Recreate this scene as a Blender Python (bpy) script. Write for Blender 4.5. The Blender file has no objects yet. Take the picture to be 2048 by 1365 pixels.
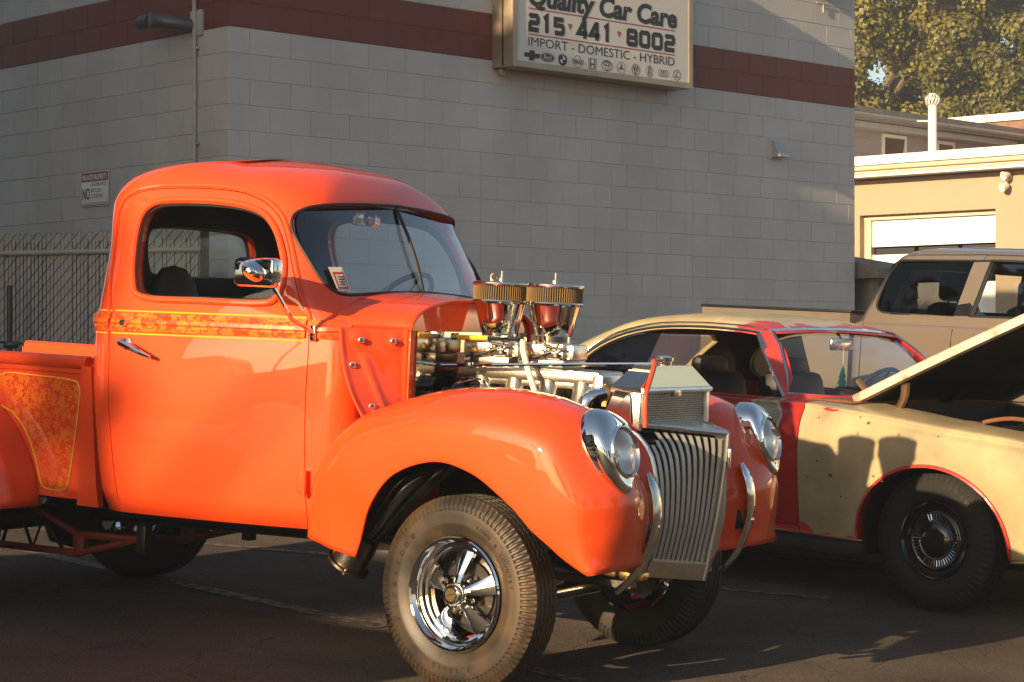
import bpy, bmesh, math, random
from math import sin, cos, pi, radians, sqrt, atan2
from mathutils import Vector, Matrix
from mathutils.bvhtree import BVHTree
random.seed(7)
sc = bpy.context.scene
COL = sc.collection

# ------------------------------------------------------------ camera, sky, sun, exposure
cam_d = bpy.data.cameras.new('camera'); cam = bpy.data.objects.new('camera', cam_d); COL.objects.link(cam)
cam.location = (0, 0, 1.213); cam.rotation_euler = (radians(90), 0, 0)
cam_d.sensor_width = 36; cam_d.lens = 73.83; cam_d.shift_y = 0.01392; cam_d.clip_end = 2000
sc.camera = cam
SUN_AZ, SUN_EL = 41.2, 15.1          # degrees left-behind the camera
tosun = Vector((-sin(radians(SUN_AZ)) * cos(radians(SUN_EL)), -cos(radians(SUN_AZ)) * cos(radians(SUN_EL)), sin(radians(SUN_EL))))
world = bpy.data.worlds.new('World'); sc.world = world; world.use_nodes = True
wn = world.node_tree.nodes; wl = world.node_tree.links
bg = wn['Background']; bg.inputs['Strength'].default_value = 0.08
sky = wn.new('ShaderNodeTexSky'); sky.sky_type = 'NISHITA'; sky.sun_disc = False
sky.sun_elevation = radians(SUN_EL); sky.sun_rotation = radians(180 + SUN_AZ)
sky.air_density = 1.0; sky.dust_density = 1.6; sky.ozone_density = 0.6
wl.new(sky.outputs[0], bg.inputs['Color'])
sun_d = bpy.data.lights.new('sun', 'SUN'); sun_d.energy = 5.0; sun_d.angle = radians(0.5); sun_d.color = (1.0, 0.74, 0.44)
sun = bpy.data.objects.new('sun', sun_d); COL.objects.link(sun)
sun.rotation_euler = (-tosun).to_track_quat('-Z', 'Y').to_euler(); sun.location = (-10, -10, 20)
vs = sc.view_settings
vs.view_transform = 'Standard'; vs.look = 'None'; vs.gamma = 1.0; vs.use_curve_mapping = False; vs.exposure = 1.08

# ------------------------------------------------------------ materials
MATS = {}
def mat(name, col, rough=0.5, metal=0.0, coat=0.0, spec=0.5, var=0.0, vscale=8.0, bump=0.0, bscale=60.0, dirt=None, dscale=3.0, dlo=0.5, dhi=0.62, flake=0):
    m = bpy.data.materials.new(name); m.use_nodes = True; nt = m.node_tree; N = nt.nodes; Lk = nt.links
    b = N['Principled BSDF']
    c = (col[0], col[1], col[2], 1)
    b.inputs['Base Color'].default_value = c
    b.inputs['Roughness'].default_value = rough; b.inputs['Metallic'].default_value = metal
    b.inputs['Coat Weight'].default_value = coat; b.inputs['Coat Roughness'].default_value = 0.03
    b.inputs['Specular IOR Level'].default_value = spec
    tc = N.new('ShaderNodeTexCoord')
    out = None
    if var > 0:
        nz = N.new('ShaderNodeTexNoise'); nz.inputs['Scale'].default_value = vscale; nz.inputs['Detail'].default_value = 6
        Lk.new(tc.outputs['Object'], nz.inputs['Vector'])
        mr = N.new('ShaderNodeMapRange'); mr.inputs[1].default_value = 0.3; mr.inputs[2].default_value = 0.7
        mr.inputs[3].default_value = 1 - var; mr.inputs[4].default_value = 1 + var
        Lk.new(nz.outputs['Fac'], mr.inputs[0])
        mx = N.new('ShaderNodeMix'); mx.data_type = 'RGBA'; mx.blend_type = 'MULTIPLY'; mx.inputs[0].default_value = 1
        mx.inputs[6].default_value = c; Lk.new(mr.outputs[0], mx.inputs[7]); out = mx.outputs[2]
    if dirt:
        nz2 = N.new('ShaderNodeTexNoise'); nz2.inputs['Scale'].default_value = dscale; nz2.inputs['Detail'].default_value = 8; nz2.inputs['Roughness'].default_value = 0.65
        Lk.new(tc.outputs['Object'], nz2.inputs['Vector'])
        r2 = N.new('ShaderNodeMapRange'); r2.inputs[1].default_value = dlo; r2.inputs[2].default_value = dhi
        Lk.new(nz2.outputs['Fac'], r2.inputs[0])
        m2 = N.new('ShaderNodeMix'); m2.data_type = 'RGBA'
        Lk.new(r2.outputs[0], m2.inputs[0])
        if out: Lk.new(out, m2.inputs[6])
        else: m2.inputs[6].default_value = c
        m2.inputs[7].default_value = (*dirt, 1); out = m2.outputs[2]
    if out: Lk.new(out, b.inputs['Base Color'])
    if bump > 0:
        nb = N.new('ShaderNodeTexNoise'); nb.inputs['Scale'].default_value = bscale; nb.inputs['Detail'].default_value = 5
        Lk.new(tc.outputs['Object'], nb.inputs['Vector'])
        bp = N.new('ShaderNodeBump'); bp.inputs['Strength'].default_value = bump; bp.inputs['Distance'].default_value = 0.01
        Lk.new(nb.outputs['Fac'], bp.inputs['Height']); Lk.new(bp.outputs[0], b.inputs['Normal'])
    MATS[name] = m
    return m

def glass_mat(name, tint=(0.8, 0.86, 0.86), refl=1.0, ior=1.5):
    m = bpy.data.materials.new(name); m.use_nodes = True; nt = m.node_tree; N = nt.nodes; Lk = nt.links
    N.remove(N['Principled BSDF'])
    t = N.new('ShaderNodeBsdfTransparent'); t.inputs[0].default_value = (*tint, 1)
    g = N.new('ShaderNodeBsdfGlossy'); g.inputs['Roughness'].default_value = 0.02; g.inputs[0].default_value = (refl, refl, refl, 1)
    lw = N.new('ShaderNodeLayerWeight'); pw = N.new('ShaderNodeMath'); pw.operation = 'POWER'; pw.inputs[1].default_value = 4.0; Lk.new(lw.outputs['Facing'], pw.inputs[0])
    f0 = ((ior - 1) / (ior + 1)) ** 2
    fr = N.new('ShaderNodeMapRange'); fr.inputs[3].default_value = f0; fr.inputs[4].default_value = 1.0; Lk.new(pw.outputs[0], fr.inputs[0])
    mx = N.new('ShaderNodeMixShader')
    Lk.new(fr.outputs[0], mx.inputs[0]); Lk.new(t.outputs[0], mx.inputs[1]); Lk.new(g.outputs[0], mx.inputs[2])
    Lk.new(mx.outputs[0], N['Material Output'].inputs[0])
    MATS[name] = m
    return m

def lace_mat(name, base, hi, scale=26.0):
    """sprayed-through-lace pattern: five-petal blossoms scattered in two sizes over the body colour"""
    m = mat(name, base, 0.4, coat=1.0, spec=0.2); nt = m.node_tree; N = nt.nodes; Lk = nt.links; b = N['Principled BSDF']
    tc = N.new('ShaderNodeTexCoord')
    def mth(op, a, c=None, k=None):
        n = N.new('ShaderNodeMath'); n.operation = op
        for i, q in enumerate((a, c, k)):
            if q is None: continue
            if isinstance(q, (int, float)): n.inputs[i].default_value = q
            else: Lk.new(q, n.inputs[i])
        return n.outputs[0]
    layers = []
    for sc_, rad, pet in ((scale, .40, 5), (scale * 1.9, .40, 4), (scale * .62, .26, 6)):
        fl = N.new('ShaderNodeVectorMath'); fl.operation = 'MULTIPLY'; fl.inputs[1].default_value = (1, .02, 1); Lk.new(tc.outputs['Object'], fl.inputs[0])
        v = N.new('ShaderNodeTexVoronoi'); v.inputs['Scale'].default_value = sc_; Lk.new(fl.outputs[0], v.inputs['Vector'])
        d = N.new('ShaderNodeVectorMath'); d.operation = 'SUBTRACT'; Lk.new(fl.outputs[0], d.inputs[0]); Lk.new(v.outputs['Position'], d.inputs[1])
        sp = N.new('ShaderNodeSeparateXYZ'); Lk.new(d.outputs[0], sp.inputs[0])
        cs = N.new('ShaderNodeSeparateColor'); Lk.new(v.outputs['Color'], cs.inputs[0])
        ang = mth('ADD', mth('MULTIPLY', mth('ARCTAN2', sp.outputs['Z'], sp.outputs['X']), pet), mth('MULTIPLY', cs.outputs[0], 6.28))
        lim = mth('MULTIPLY_ADD', mth('COSINE', ang), rad * .34, rad)
        inside = mth('LESS_THAN', v.outputs['Distance'], lim); hole = mth('GREATER_THAN', v.outputs['Distance'], rad * .22)
        layers.append(mth('MULTIPLY', inside, hole))
    u = mth('MAXIMUM', mth('MAXIMUM', layers[0], layers[1]), layers[2])
    n2 = N.new('ShaderNodeTexNoise'); n2.inputs['Scale'].default_value = 5; n2.inputs['Detail'].default_value = 3; Lk.new(tc.outputs['Object'], n2.inputs['Vector'])
    r2 = N.new('ShaderNodeMapRange'); r2.inputs[1].default_value = .34; r2.inputs[2].default_value = .60; r2.inputs[3].default_value = .25; Lk.new(n2.outputs['Fac'], r2.inputs[0])
    mx = N.new('ShaderNodeMix'); mx.data_type = 'RGBA'; mx.inputs[6].default_value = (*base, 1); mx.inputs[7].default_value = (*hi, 1)
    Lk.new(mth('MULTIPLY', u, r2.outputs[0]), mx.inputs[0]); Lk.new(mx.outputs[2], b.inputs['Base Color'])
    return m

def patch_mat(name, colA, colB, colC, scale, lo, hi, lo2, hi2, rough=0.5, coat=0.2):
    """old paint: colA worn through to colB, rim of colC, by noise"""
    m = mat(name, colA, rough, coat=coat); nt = m.node_tree; N = nt.nodes; Lk = nt.links; b = N['Principled BSDF']
    tc = N.new('ShaderNodeTexCoord')
    n = N.new('ShaderNodeTexNoise'); n.inputs['Scale'].default_value = scale; n.inputs['Detail'].default_value = 9; n.inputs['Roughness'].default_value = 0.6
    Lk.new(tc.outputs['Object'], n.inputs['Vector'])
    r1 = N.new('ShaderNodeMapRange'); r1.inputs[1].default_value = lo; r1.inputs[2].default_value = hi
    r2 = N.new('ShaderNodeMapRange'); r2.inputs[1].default_value = lo2; r2.inputs[2].default_value = hi2
    Lk.new(n.outputs['Fac'], r1.inputs[0]); Lk.new(n.outputs['Fac'], r2.inputs[0])
    m1 = N.new('ShaderNodeMix'); m1.data_type = 'RGBA'; m1.inputs[6].default_value = (*colA, 1); m1.inputs[7].default_value = (*colC, 1)
    m2 = N.new('ShaderNodeMix'); m2.data_type = 'RGBA'; m2.inputs[7].default_value = (*colB, 1)
    Lk.new(r1.outputs[0], m1.inputs[0]); Lk.new(m1.outputs[2], m2.inputs[6]); Lk.new(r2.outputs[0], m2.inputs[0])
    n3 = N.new('ShaderNodeTexNoise'); n3.inputs['Scale'].default_value = 5; n3.inputs['Detail'].default_value = 6
    Lk.new(tc.outputs['Object'], n3.inputs['Vector'])
    r3 = N.new('ShaderNodeMapRange'); r3.inputs[1].default_value = .3; r3.inputs[2].default_value = .7; r3.inputs[3].default_value = .82; r3.inputs[4].default_value = 1.15
    Lk.new(n3.outputs['Fac'], r3.inputs[0])
    m3 = N.new('ShaderNodeMix'); m3.data_type = 'RGBA'; m3.blend_type = 'MULTIPLY'; m3.inputs[0].default_value = 1
    Lk.new(m2.outputs[2], m3.inputs[6]); Lk.new(r3.outputs[0], m3.inputs[7])
    Lk.new(m3.outputs[2], b.inputs['Base Color'])
    return m

ORANGE = (0.76, 0.066, 0.009)
po_ = mat('paint_orange', ORANGE, 0.55, coat=1.0, var=0.02, vscale=2, spec=0.15)
po_.node_tree.nodes['Principled BSDF'].inputs['Coat IOR'].default_value = 1.5; po_.node_tree.nodes['Principled BSDF'].inputs['Coat Roughness'].default_value = 0.025
lace_mat('paint_lace', (0.66, 0.048, 0.007), (0.78, 0.18, 0.013))
mat('pinstripe', (0.85, 0.42, 0.02), 0.4)
mat('chrome', (0.86, 0.85, 0.83), 0.04, 1.0)
mat('chrome_dull', (0.72, 0.68, 0.60), 0.16, 1.0, bump=0.04, bscale=30)
mat('aluminium', (0.74, 0.72, 0.68), 0.28, 1.0, var=0.1, vscale=14, bump=0.08, bscale=80)
mat('fin_metal', (0.50, 0.47, 0.43), 0.42, 0.75, var=0.06)
mat('cast_aluminium', (0.48, 0.435, 0.36), 0.32, 1.0, var=0.12, vscale=20, bump=0.15, bscale=160)
mat('polished', (0.80, 0.76, 0.66), 0.07, 1.0, bump=0.015, bscale=9)
mat('tank_polish', (0.62, 0.56, 0.46), 0.10, 1.0, bump=0.12, bscale=7)
mat('black_metal', (0.012, 0.012, 0.012), 0.35)
mat('black_gloss', (0.010, 0.010, 0.010), 0.14, coat=0.6)
mat('liner_black', (0.004, 0.004, 0.004), 0.5, spec=0.2)
mat('rubber_seal', (0.012, 0.011, 0.011), 0.6)
mat('dark_trim', (0.014, 0.012, 0.011), 0.7)
mat('seat_brown', (0.06, 0.035, 0.022), 0.6, bump=0.1, bscale=200)
mat('tyre_rubber', (0.017, 0.012, 0.008), 0.5, var=0.3, vscale=9, dirt=(0.068, 0.040, 0.019), dscale=4.5, dlo=0.40, dhi=0.66)
mat('tyre_shaded', (0.018, 0.015, 0.012), 0.68, var=0.25, vscale=9, dirt=(0.040, 0.030, 0.020), dscale=3.5, dlo=0.5, dhi=0.7)  # far front tyre: the truck's shade put into a darker rubber
mat('tyre_black', (0.006, 0.0055, 0.005), 0.8, var=0.2, vscale=8)
mat('filter_gold', (0.20, 0.128, 0.046), 0.6)
mat('filter_dark', (0.020, 0.013, 0.008), 0.7)
mat('hose_yellow', (0.75, 0.42, 0.03), 0.4)
mat('hose_orange', (0.62, 0.07, 0.015), 0.35)
mat('bar_orange_shaded', (0.15, 0.020, 0.008), 0.45)  # ladder bars: shade under the truck put into a darker orange
mat('hose_clear', (0.62, 0.55, 0.46), 0.4)
mat('brass', (0.60, 0.40, 0.15), 0.3, 1.0)
mat('exhaust_steel', (0.13, 0.115, 0.10), 0.35, 1.0, var=0.3, vscale=8, bump=0.1)
mat('brown_hose', (0.20, 0.13, 0.075), 0.25, 0.6)
mat('reflector', (0.92, 0.90, 0.87), 0.38, 1.0)
mat('paper_white', (0.62, 0.59, 0.54), 0.6)
mat('paper_red', (0.50, 0.05, 0.05), 0.6)
mat('print_black', (0.015, 0.015, 0.015), 0.6)
mat('air_freshener', (0.02, 0.30, 0.17), 0.6)
glass_mat('glass_clear', (0.90, 0.94, 0.93)); glass_mat('glass_tint', (0.74, 0.80, 0.80), 1.0, 2.1); glass_mat('glass_dark', (0.10, 0.10, 0.10), .7)
glass_mat('lens_glass', (0.95, 0.95, 0.93), 1.0, 2.0)
# car paints
patch_mat('primer_cream', (0.385, 0.298, 0.165), (0.27, 0.235, 0.14), (0.34, 0.275, 0.16), 2.2, 0.46, 0.56, 0.54, 0.66, 0.42, 0.25)
def blob_mat(name, colA, colB, rim, centre, radius, stretch, wob, nscale, rough, coat, band=.05):
    """colB patch of ragged outline with a rim, at one place on the panel"""
    m = mat(name, colA, rough, coat=coat); nt = m.node_tree; N = nt.nodes; Lk = nt.links; b = N['Principled BSDF']
    tc = N.new('ShaderNodeTexCoord'); mp = N.new('ShaderNodeVectorMath'); mp.operation = 'SUBTRACT'; mp.inputs[1].default_value = centre
    ms = N.new('ShaderNodeVectorMath'); ms.operation = 'MULTIPLY'; ms.inputs[1].default_value = stretch
    ln = N.new('ShaderNodeVectorMath'); ln.operation = 'LENGTH'
    Lk.new(tc.outputs['Object'], mp.inputs[0]); Lk.new(mp.outputs[0], ms.inputs[0]); Lk.new(ms.outputs[0], ln.inputs[0])
    n = N.new('ShaderNodeTexNoise'); n.inputs['Scale'].default_value = nscale; n.inputs['Detail'].default_value = 7; n.inputs['Roughness'].default_value = .62
    Lk.new(tc.outputs['Object'], n.inputs['Vector'])
    ma = N.new('ShaderNodeMath'); ma.operation = 'MULTIPLY_ADD'; ma.inputs[1].default_value = wob; Lk.new(n.outputs['Fac'], ma.inputs[0]); Lk.new(ln.outputs['Value'], ma.inputs[2])
    r = N.new('ShaderNodeValToRGB'); e = r.color_ramp.elements; k = (radius + wob * .5)
    sc_ = N.new('ShaderNodeMath'); sc_.operation = 'DIVIDE'; sc_.inputs[1].default_value = k * 2; Lk.new(ma.outputs[0], sc_.inputs[0])
    e[0].position = .5 - band; e[0].color = (*colB, 1); e[1].position = .5 + band * .15; e[1].color = (*colA, 1)
    q = e.new(.5 - band * .7); q.color = (*rim, 1); q2 = e.new(.5 - band * .1); q2.color = (*rim, 1)
    Lk.new(sc_.outputs[0], r.inputs[0])
    n3 = N.new('ShaderNodeTexNoise'); n3.inputs['Scale'].default_value = 4; n3.inputs['Detail'].default_value = 6; Lk.new(tc.outputs['Object'], n3.inputs['Vector'])
    r3 = N.new('ShaderNodeMapRange'); r3.inputs[1].default_value = .3; r3.inputs[2].default_value = .7; r3.inputs[3].default_value = .8; r3.inputs[4].default_value = 1.15; Lk.new(n3.outputs['Fac'], r3.inputs[0])
    m3 = N.new('ShaderNodeMix'); m3.data_type = 'RGBA'; m3.blend_type = 'MULTIPLY'; m3.inputs[0].default_value = 1; Lk.new(r.outputs[0], m3.inputs[6]); Lk.new(r3.outputs[0], m3.inputs[7])
    Lk.new(m3.outputs[2], b.inputs['Base Color']); return m
blob_mat('roof_worn', (0.46, 0.040, 0.036), (0.44, 0.36, 0.19), (0.52, 0.42, 0.27), (-2.25, .05, 1.15), .93, (1, .75, .6), .55, 4.0, 0.45, 0.2, .06)
blob_mat('door_red', (0.33, 0.020, 0.017), (0.24, 0.235, 0.165), (0.42, 0.38, 0.28), (-1.02, -.95, .83), .12, (1, .3, .8), .12, 9.0, 0.3, 0.6, .06)
mat('red_old', (0.46, 0.030, 0.022), 0.35, coat=0.5, var=0.12)
mat('hood_edge', (0.60, 0.47, 0.36), 0.5, var=0.15, vscale=10, dirt=(0.30, 0.14, 0.08), dlo=0.55, dhi=0.7, dscale=9)
mat('hinge_brown', (0.17, 0.105, 0.055), 0.4, 0.5, var=0.2)
mat('rust', (0.17, 0.062, 0.03), 0.8, var=0.3, bump=0.2)
mat('vinyl_black', (0.012, 0.012, 0.011), 0.55)
mat('pickup_tan', (0.175, 0.142, 0.114), 0.30, metal=0.25, coat=1.0, var=0.03)
mat('bark', (0.12, 0.08, 0.05), 0.9, var=0.3, bump=0.5, bscale=20)
mat('leaf_a', (0.135, 0.116, 0.020), 0.5, var=0.35, vscale=1.3, spec=0.3)
mat('leaf_b', (0.095, 0.086, 0.017), 0.5, var=0.35, vscale=1.3, spec=0.3)
mat('leaf_rust', (0.22, 0.075, 0.025), 0.6, var=0.3)
# buildings
def block_mat(name, col):
    m = mat(name, col, 0.55, spec=0.35); nt = m.node_tree; N = nt.nodes; Lk = nt.links; b = N['Principled BSDF']
    oi = N.new('ShaderNodeObjectInfo'); g0 = N.new('ShaderNodeNewGeometry'); st = N.new('ShaderNodeTexNoise'); st.inputs['Scale'].default_value = 1.3; st.inputs['Detail'].default_value = 8; st.inputs['Roughness'].default_value = .65
    mpv = N.new('ShaderNodeVectorMath'); mpv.operation = 'MULTIPLY'; mpv.inputs[1].default_value = (1, 1, .55); Lk.new(g0.outputs['Position'], mpv.inputs[0]); Lk.new(mpv.outputs[0], st.inputs['Vector'])
    a1 = N.new('ShaderNodeMapRange'); a1.inputs[1].default_value = .28; a1.inputs[2].default_value = .72; a1.inputs[3].default_value = .86; a1.inputs[4].default_value = 1.10; Lk.new(st.outputs['Fac'], a1.inputs[0])
    a2 = N.new('ShaderNodeMapRange'); a2.inputs[3].default_value = .955; a2.inputs[4].default_value = 1.035; Lk.new(oi.outputs['Random'], a2.inputs[0])
    a3 = N.new('ShaderNodeMath'); a3.operation = 'MULTIPLY'; Lk.new(a1.outputs[0], a3.inputs[0]); Lk.new(a2.outputs[0], a3.inputs[1])
    cm = N.new('ShaderNodeMix'); cm.data_type = 'RGBA'; cm.blend_type = 'MULTIPLY'; cm.inputs[0].default_value = 1; cm.inputs[6].default_value = (*col, 1); Lk.new(a3.outputs[0], cm.inputs[7]); Lk.new(cm.outputs[2], b.inputs['Base Color'])
    tc = N.new('ShaderNodeTexCoord'); g = N.new('ShaderNodeNewGeometry')
    n1 = N.new('ShaderNodeTexNoise'); n1.inputs['Scale'].default_value = 90; n1.inputs['Detail'].default_value = 4
    n2 = N.new('ShaderNodeTexNoise'); n2.inputs['Scale'].default_value = 9; n2.inputs['Detail'].default_value = 5
    Lk.new(g.outputs['Position'], n1.inputs['Vector']); Lk.new(g.outputs['Position'], n2.inputs['Vector'])
    ad = N.new('ShaderNodeMath'); ad.operation = 'MULTIPLY_ADD'; ad.inputs[1].default_value = 0.5
    Lk.new(n2.outputs['Fac'], ad.inputs[0]); Lk.new(n1.outputs['Fac'], ad.inputs[2])
    bp = N.new('ShaderNodeBump'); bp.inputs['Strength'].default_value = 0.50; bp.inputs['Distance'].default_value = 0.007
    Lk.new(ad.outputs[0], bp.inputs['Height']); Lk.new(bp.outputs[0], b.inputs['Normal'])
    return m
block_mat('block_grey', (0.50, 0.480, 0.462)); block_mat('block_red', (0.165, 0.040, 0.032))
mat('mortar_grey', (0.50, 0.480, 0.462), 0.8, bump=0.2)
mat('sign_metal', (0.34, 0.27, 0.20), 0.38, 0.55, var=0.12, vscale=5, bump=0.05)
mat('sign_face', (0.62, 0.585, 0.535), 0.35, var=0.03, vscale=3)
mat('sign_red', (0.36, 0.05, 0.06), 0.5); mat('sign_black', (0.016, 0.016, 0.017), 0.5)
mat('sign_red_dark', (0.22, 0.022, 0.018), 0.5)
mat('pipe_grey', (0.10, 0.10, 0.11), 0.4, 0.3); mat('pipe_white', (0.42, 0.40, 0.37), 0.5, var=0.1)
mat('galvanised', (0.45, 0.44, 0.42), 0.4, 0.7, var=0.1, vscale=12)
mat('slat_grey', (0.40, 0.365, 0.33), 0.6, var=0.15, vscale=3); mat('wire_dark', (0.035, 0.030, 0.026), 0.5, 0.4)
mat('cream_wall', (0.36, 0.255, 0.170), 0.75, var=0.04, vscale=1.5, bump=0.1)
mat('cream_trim', (0.56, 0.45, 0.32), 0.5, var=0.04); mat('white_trim', (0.80, 0.75, 0.66), 0.4)
mat('white_door', (0.80, 0.79, 0.77), 0.4)
mat('lilac_block', (0.34, 0.275, 0.255), 0.8, var=0.05, vscale=2, bump=0.1)
mat('gutter_grey', (0.25, 0.225, 0.20), 0.6, var=0.1); mat('roof_grey', (0.16, 0.14, 0.125), 0.8, var=0.2)
mat('siding_grey', (0.20, 0.18, 0.165), 0.7, var=0.06)
mat('brick_old', (0.17, 0.10, 0.07), 0.85, var=0.3, vscale=6, bump=0.3)
mat('white_enamel', (0.72, 0.68, 0.60), 0.35)
mat('house_brown', (0.11, 0.10, 0.09), 0.8, var=0.15)
def asphalt():
    m = mat('asphalt', (0.06, 0.055, 0.05), 0.85, spec=0.25); nt = m.node_tree; N = nt.nodes; Lk = nt.links; b = N['Principled BSDF']; b.inputs['Diffuse Roughness'].default_value = 1.0
    g = N.new('ShaderNodeNewGeometry')
    def noise(s, d=5):
        n = N.new('ShaderNodeTexNoise'); n.inputs['Scale'].default_value = s; n.inputs['Detail'].default_value = d; Lk.new(g.outputs['Position'], n.inputs['Vector']); return n
    fine = noise(260, 2); mid = noise(30, 6); big = noise(0.8, 6); wob = noise(3, 4)
    ad = N.new('ShaderNodeMix'); ad.data_type = 'RGBA'; ad.blend_type = 'LINEAR_LIGHT'; ad.inputs[0].default_value = 0.12
    Lk.new(g.outputs['Position'], ad.inputs[6]); Lk.new(wob.outputs['Color'], ad.inputs[7])
    v = N.new('ShaderNodeTexVoronoi'); v.feature = 'DISTANCE_TO_EDGE'; v.inputs['Scale'].default_value = 2.3; Lk.new(ad.outputs[2], v.inputs['Vector'])
    cr = N.new('ShaderNodeMapRange'); cr.inputs[1].default_value = 0.0; cr.inputs[2].default_value = 0.012; cr.inputs[3].default_value = 0.5; cr.inputs[4].default_value = 1
    Lk.new(v.outputs['Distance'], cr.inputs[0])
    ramp = N.new('ShaderNodeValToRGB'); e = ramp.color_ramp.elements
    e[0].position = .36; e[0].color = (0.018, 0.0158, 0.0135, 1); e[1].position = .72; e[1].color = (0.175, 0.132, 0.100, 1)
    Lk.new(fine.outputs['Fac'], ramp.inputs[0])
    rb = N.new('ShaderNodeMapRange'); rb.inputs[1].default_value = .3; rb.inputs[2].default_value = .7; rb.inputs[3].default_value = .5; rb.inputs[4].default_value = 1.35
    Lk.new(big.outputs['Fac'], rb.inputs[0])
    m1 = N.new('ShaderNodeMix'); m1.data_type = 'RGBA'; m1.blend_type = 'MULTIPLY'; m1.inputs[0].default_value = 1; Lk.new(ramp.outputs[0], m1.inputs[6]); Lk.new(rb.outputs[0], m1.inputs[7])
    m2 = N.new('ShaderNodeMix'); m2.data_type = 'RGBA'; m2.blend_type = 'MULTIPLY'; m2.inputs[0].default_value = 1; Lk.new(m1.outputs[2], m2.inputs[6]); Lk.new(cr.outputs[0], m2.inputs[7])
    gr = noise(150, 1); rg = N.new('ShaderNodeMapRange'); rg.inputs[1].default_value = .70; rg.inputs[2].default_value = .76; Lk.new(gr.outputs['Fac'], rg.inputs[0])
    m4 = N.new('ShaderNodeMix'); m4.data_type = 'RGBA'; m4.inputs[7].default_value = (.30, .26, .21, 1); Lk.new(rg.outputs[0], m4.inputs[0]); Lk.new(m2.outputs[2], m4.inputs[6])
    Lk.new(m4.outputs[2], b.inputs['Base Color'])
    h = N.new('ShaderNodeMath'); h.operation = 'MULTIPLY_ADD'; h.inputs[1].default_value = 0.6; Lk.new(mid.outputs['Fac'], h.inputs[0]); Lk.new(fine.outputs['Fac'], h.inputs[2])
    h2 = N.new('ShaderNodeMath'); h2.operation = 'ADD'; Lk.new(h.outputs[0], h2.inputs[0]); Lk.new(cr.outputs[0], h2.inputs[1])
    bp = N.new('ShaderNodeBump'); bp.inputs['Strength'].default_value = 0.7; bp.inputs['Distance'].default_value = 0.012
    Lk.new(h2.outputs[0], bp.inputs['Height']); Lk.new(bp.outputs[0], b.inputs['Normal'])
asphalt()
def worn_line():
    m = bpy.data.materials.new('worn_line'); m.use_nodes = True; nt = m.node_tree; N = nt.nodes; Lk = nt.links; b = N['Principled BSDF']
    g = N.new('ShaderNodeNewGeometry')
    n = N.new('ShaderNodeTexNoise'); n.inputs['Scale'].default_value = 22; n.inputs['Detail'].default_value = 8; n.inputs['Roughness'].default_value = .7; Lk.new(g.outputs['Position'], n.inputs['Vector'])
    r = N.new('ShaderNodeValToRGB'); r.color_ramp.elements[0].position = .46; r.color_ramp.elements[0].color = (0.04, 0.034, 0.028, 1)
    r.color_ramp.elements[1].position = .56; r.color_ramp.elements[1].color = (0.20, 0.155, 0.115, 1)
    Lk.new(n.outputs['Fac'], r.inputs[0]); Lk.new(r.outputs[0], b.inputs['Base Color']); b.inputs['Roughness'].default_value = .8
    MATS['worn_line'] = m
worn_line()

# ------------------------------------------------------------ object helpers
def thing(name, label, cat, mw=None, group=None):
    o = bpy.data.objects.new(name, None); COL.objects.link(o); o.empty_display_size = 0.2
    o['label'] = label; o['category'] = cat
    if group: o['group'] = group
    if mw is not None: o.matrix_world = mw
    return o
def tag(o, label, cat, group=None):
    o['label'] = label; o['category'] = cat
    if group: o['group'] = group
    return o
def structure(o): o['kind'] = 'structure'; return o
def link(name, me, m, parent=None, angle=35, label=None):
    o = bpy.data.objects.new(name, me); COL.objects.link(o)
    if m is not None and not me.materials: me.materials.append(MATS[m])
    if parent is not None: o.parent = parent
    if angle is not None and len(me.polygons):
        me.polygons.foreach_set('use_smooth', [True] * len(me.polygons)); me.set_sharp_from_angle(angle=radians(angle))
    if label: o['label'] = label
    return o

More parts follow.
